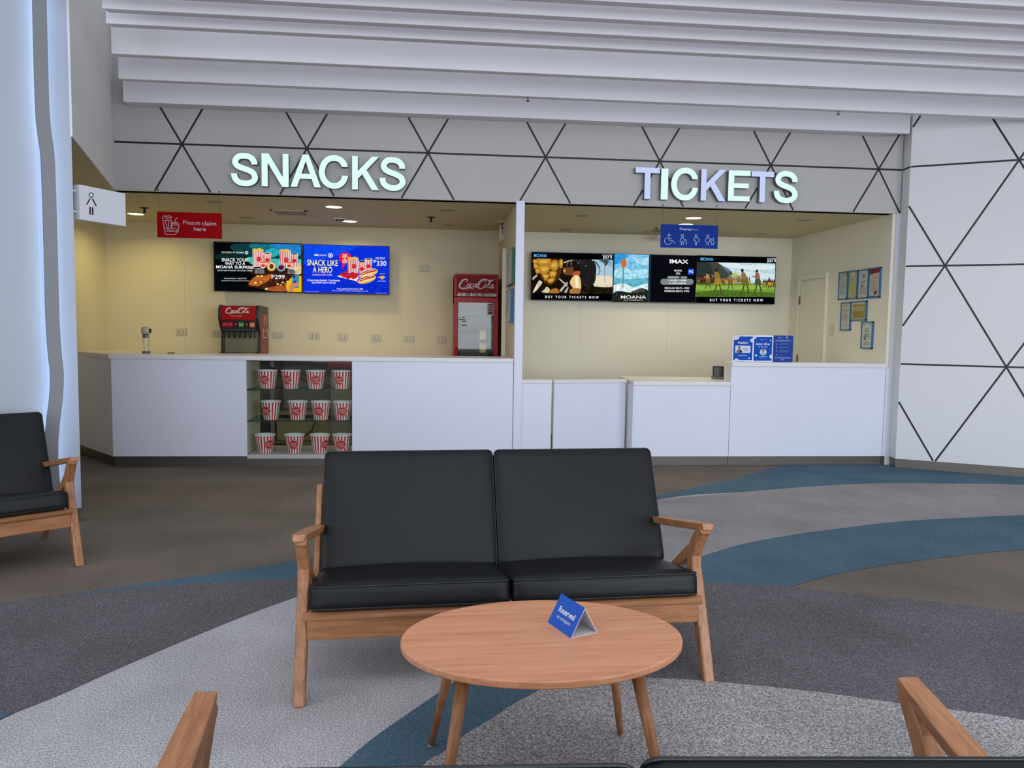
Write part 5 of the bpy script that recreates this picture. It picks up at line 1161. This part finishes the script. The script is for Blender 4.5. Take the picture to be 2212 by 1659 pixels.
def sofa(label, loc, rz):
    t = thing('sofa', label, 'sofa', loc, rz, 'two-seat wooden framed lounge sofas')
    X = 0.755
    for s_ in (-1, 1):
        xa, xb = s_*X-0.021, s_*X+0.021
        legP = thick([(0.0,0.0),(0.055,0.13),(0.115,0.27),(0.165,0.39),(0.172,0.45),(0.140,0.50),(0.095,0.555),(0.072,0.572)], [0.021,0.024,0.027,0.029,0.031,0.026,0.022,0.020])
        legP[0] = (legP[0][0], 0.0); legP[-1] = (legP[-1][0], 0.0)
        sideprof(legP, xa, xb, WOODF, 0.008, 'leg', t)
        rearP = thick([(0.185,0.455),(0.30,0.378),(0.45,0.265),(0.62,0.130),(0.765,0.0)], [0.026,0.021,0.022,0.021,0.018]); rearP[4] = (rearP[4][0], 0.0); rearP[5] = (rearP[5][0], 0.0)
        sideprof(rearP, xa+0.002, xb-0.002, WOODF, 0.008, 'leg', t)
        # armrest: paddle wider at the front, running back and slightly down
        a0, a1 = (0.062, 0.580), (0.655, 0.466); g = MB(); st = 12; V = []; F = []
        for i in range(st+1):
            u = i/st; y = a0[0]+(a1[0]-a0[0])*u; z = a0[1]+(a1[1]-a0[1])*u; hw = 0.024+0.010*math.sin(PI*min(1,u*1.2))*(1-u*0.4); th_ = 0.013+0.002*math.sin(PI*u)
            xc = s_*(X+0.006-0.03*u)
            V += [(xc-hw,y,z+th_),(xc+hw,y,z+th_),(xc+hw*0.85,y-0.004,z-th_),(xc-hw*0.85,y-0.004,z-th_)]
        for i in range(st):
            for j in range(4): F.append((i*4+j, (i+1)*4+j, (i+1)*4+(j+1)%4, i*4+(j+1)%4))
        F += [(0,1,2,3), (st*4+3, st*4+2, st*4+1, st*4)]
        g.add(V, F, WOODY, False); g.build('armrest', t, bevel=0.004, angle=0.8)
        up = thick([(0.45,0.20),(0.545,0.36),(0.63,0.53),(0.678,0.645)], [0.024,0.022,0.019,0.012])
        sideprof(up, s_*0.716-0.013-(0.026 if s_ < 0 else 0), s_*0.716+0.013-(0.026 if s_ < 0 else 0), WOODF, 0.006, 'back_post', t)
        sr = thick([(0.07,0.285),(0.60,0.185)], [0.02,0.02]); sideprof(sr, s_*0.715-0.012, s_*0.715+0.012, WOODF, 0.004, 'side_rail', t)
    g = MB(); g.tube([(-0.745,0.070,0.292),(0.745,0.070,0.292)], 0.020, WOODX, 16, sx=0.85); g.build('front_rail', t)
    g = MB(); g.box(-0.735, 0.735, 0.066, 0.088, 0.205, 0.276, WOODX); g.build('apron', t, bevel=0.004)
    g = MB(); g.box(-0.72, 0.72, 0.585, 0.61, 0.165, 0.225, WOODX); g.build('rear_rail', t, bevel=0.005)
    g = MB(); g.box(-0.70, 0.70, 0.690, 0.712, 0.60, 0.655, WOODX); g.build('top_rail', t, bevel=0.005)
    for k in range(10):
        x = -0.66+k*1.32/9; g = MB(); g.add([(x-0.022,0.085,0.288),(x+0.022,0.085,0.288),(x+0.022,0.60,0.205),(x-0.022,0.60,0.205),(x-0.022,0.085,0.300),(x+0.022,0.085,0.300),(x+0.022,0.60,0.217),(x-0.022,0.60,0.217)],
            [(0,3,2,1),(4,5,6,7),(0,1,5,4),(1,2,6,5),(2,3,7,6),(3,0,4,7)], WOODF); g.build('seat_slat', t)
    ts_ = math.atan2(0.083, 0.515)
    for s_ in (-1, 1):
        Ts = Matrix.Translation((s_*0.364, 0.315, 0.265)) @ Matrix.Rotation(-ts_-0.02, 4, 'X') @ Matrix.Rotation(s_*0.004, 4, 'Z')
        cushion(0.724, 0.57, 0.100, 0.026, 0.018, 'seat_cushion', t, Ts, LEATHER)
        # back cushion: local x=width, y=height direction, z=thickness facing forward
        b0 = Vector((s_*0.369+0.012, 0.470, 0.335)); b1 = Vector((s_*0.369+0.012, 0.693, 0.778)); dv = (b1-b0).normalized(); nf = Vector((0, -dv.z, dv.y))
        Rm = Matrix(((1,0,0),(0,dv.y,dv.z),(0,dv.z,-dv.y))).transposed()
        Rm = Matrix(((s_*0+1,0,0),(0,dv.y,nf.y),(0,dv.z,nf.z))).to_4x4()
        L_ = 0.52; c0 = b1-dv*(L_/2-0.012)-nf*0.095
        Tb = Matrix.Translation(c0) @ Rm
        cushion(0.734, L_, 0.095, 0.024, 0.014, 'back_cushion', t, Tb, LEATHER)
    return t
s0 = sofa('wooden sofa with two black leather cushioned seats facing camera behind oval table', (0.276, 2.687, 0), math.radians(3.48))
fr_ = Vector((-1.947, 4.296, 0)); az_ = math.radians(38.3)
c0_ = fr_ - Vector((math.cos(az_), math.sin(az_), 0))*0.755
dup(s0, (c0_.x, c0_.y, 0), az_, 'wooden sofa with black leather cushions at left edge against lit wall')
nf_ = dup(s0, (0.276, 1.586, 0), math.radians(178.75), 'nearest wooden sofa seen from behind at bottom edge, black cushion tops showing')
nf_.scale = (0.968, 1, 1)
for ch in nf_.children:
    if ch.name.startswith('back_cushion'):
        left_ = ch.data.vertices[0].co.x < -0.2     # the one nearer the right of the picture
        ch.rotation_euler.z = -0.048 if left_ else -0.02; ch.location = (-0.034 if left_ else -0.014, 0, 0.024 if left_ else 0.017)
    if ch.name.startswith('seat_cushion'): ch.location = (0, 0.012, -0.014)

# ================================================================== COFFEE TABLE
TZ = 0.45; tcx, tcy = 0.303, 2.117
t = thing('coffee_table', 'oval oak coffee table on four splayed tapered legs before the sofa', 'table', (tcx, tcy, 0), math.radians(2.0))
g = MB(); n = 96; prof = [(0.93,-0.024),(0.985,-0.022),(0.998,-0.018),(1.0,-0.010),(1.0,-0.005),(0.997,-0.0015),(0.990,0.0)]
V = []; F = []
for k, (s_, z) in enumerate(prof):
    for j in range(n): a = 2*PI*j/n; V.append((0.405*s_*math.cos(a), 0.287*s_*math.sin(a), TZ+z))
for k in range(len(prof)-1):
    for j in range(n): F.append((k*n+j, k*n+(j+1)%n, (k+1)*n+(j+1)%n, (k+1)*n+j))
F.append(list(range(n))[::-1]); F.append(list(range((len(prof)-1)*n, len(prof)*n)))
g.add(V, F, WOODT, False); g.build('tabletop', t)
for sx_ in (-1, 1):
    for sy2 in (-1, 1):
        g = MB(); g.tube([(sx_*0.232, sy2*0.135, TZ-0.022), (sx_*0.309, sy2*0.247, 0.006)], [0.0195, 0.0105], WOODF, 20); lg = g.build('leg', t)
        g = MB(); g.tube([(sx_*0.3093, sy2*0.2475, 0.006), (sx_*0.3093, sy2*0.2475, 0.0)], [0.0105, 0.0095], WHITEP, 16); g.build('glide', lg)
# tent sign
p1, p2, p3 = bz(1183,1344,TZ), bz(1233,1379,TZ), bz(1290,1369,TZ)
ev = (p2-p1); Lt = ev.length; rz = math.atan2(ev.y, ev.x)
t = thing('tent_sign', 'blue folded tent card reading Reserved for moviegoers on oval table', 'table sign', (p1.x, p1.y, TZ), rz)
bw = 0.092; hh = 0.082
BLU = mat('tent_blue', '2C60C4', 0.5, spec=0.2); INS = mat('tent_inside', 'CFCDD4', 0.6)
g = MB(); th2 = 0.003
g.add([(0,0,0),(Lt,0,0),(Lt,bw/2,hh),(0,bw/2,hh),(0,0.004,0.0),(Lt,0.004,0.0),(Lt,bw/2,hh-0.006),(0,bw/2,hh-0.006)], [(0,1,2,3),(4,7,6,5)], INS)
g.V = g.V[:0]; g.F = []; g.I = []; g.smooth = []; g.mats = []
g.add([(0,0,0),(Lt,0,0),(Lt,bw/2,hh),(0,bw/2,hh)], [(0,1,2,3)], BLU)
g.add([(0,0.003,0.001),(Lt,0.003,0.001),(Lt,bw/2,hh-0.005),(0,bw/2,hh-0.005)], [(3,2,1,0)], INS)
g.add([(0,0,0),(0,bw/2,hh),(0,bw/2,hh-0.005),(0,0.003,0.001),(Lt,0,0),(Lt,bw/2,hh),(Lt,bw/2,hh-0.005),(Lt,0.003,0.001)], [(0,1,2,3),(7,6,5,4),(0,3,7,4)], INS)
g.build('front_panel', t)
g = MB(); g.add([(0,bw,0),(Lt,bw,0),(Lt,bw/2,hh),(0,bw/2,hh)], [(3,2,1,0)], BLU)
g.add([(0,bw-0.003,0.001),(Lt,bw-0.003,0.001),(Lt,bw/2,hh-0.005),(0,bw/2,hh-0.005)], [(0,1,2,3)], INS)
g.add([(0,bw,0),(0,bw/2,hh),(0,bw/2,hh-0.005),(0,bw-0.003,0.001),(Lt,bw,0),(Lt,bw/2,hh),(Lt,bw/2,hh-0.005),(Lt,bw-0.003,0.001)], [(3,2,1,0),(4,5,6,7)], INS); g.build('rear_panel', t)
g = MB(); g.box(0, Lt, 0.003, bw-0.003, 0.0002, 0.002, INS); g.build('floor_panel', t)
A = Art(Lt, math.hypot(bw/2, hh), [(635,270),(1262,670),(866,1412),(262,965)], 0.0006)
A.text('Reserved', 0, 1, 0, 1, WP) if False else None
# lettering laid along the card in its own frame
A2 = Art(Lt, math.hypot(bw/2, hh), [(0,0),(160,0),(160,112),(0,112)], 0.0006)
A2.text('Reserved', 30, 134, 58, 21, WP, 0.04); A2.text('for moviegoers', 38, 126, 80, 13, WP, -0.004)
fa = math.atan2(hh, bw/2); Tm = Matrix.Rotation(-(PI/2-fa), 4, 'X')
H_ = math.hypot(bw/2, hh)
A2.mb.V = [tuple(Tm @ Vector((v[0], v[1], v[2]+H_))) for v in A2.mb.V]; A2.build('lettering', t)

bpy.context.view_layer.update()
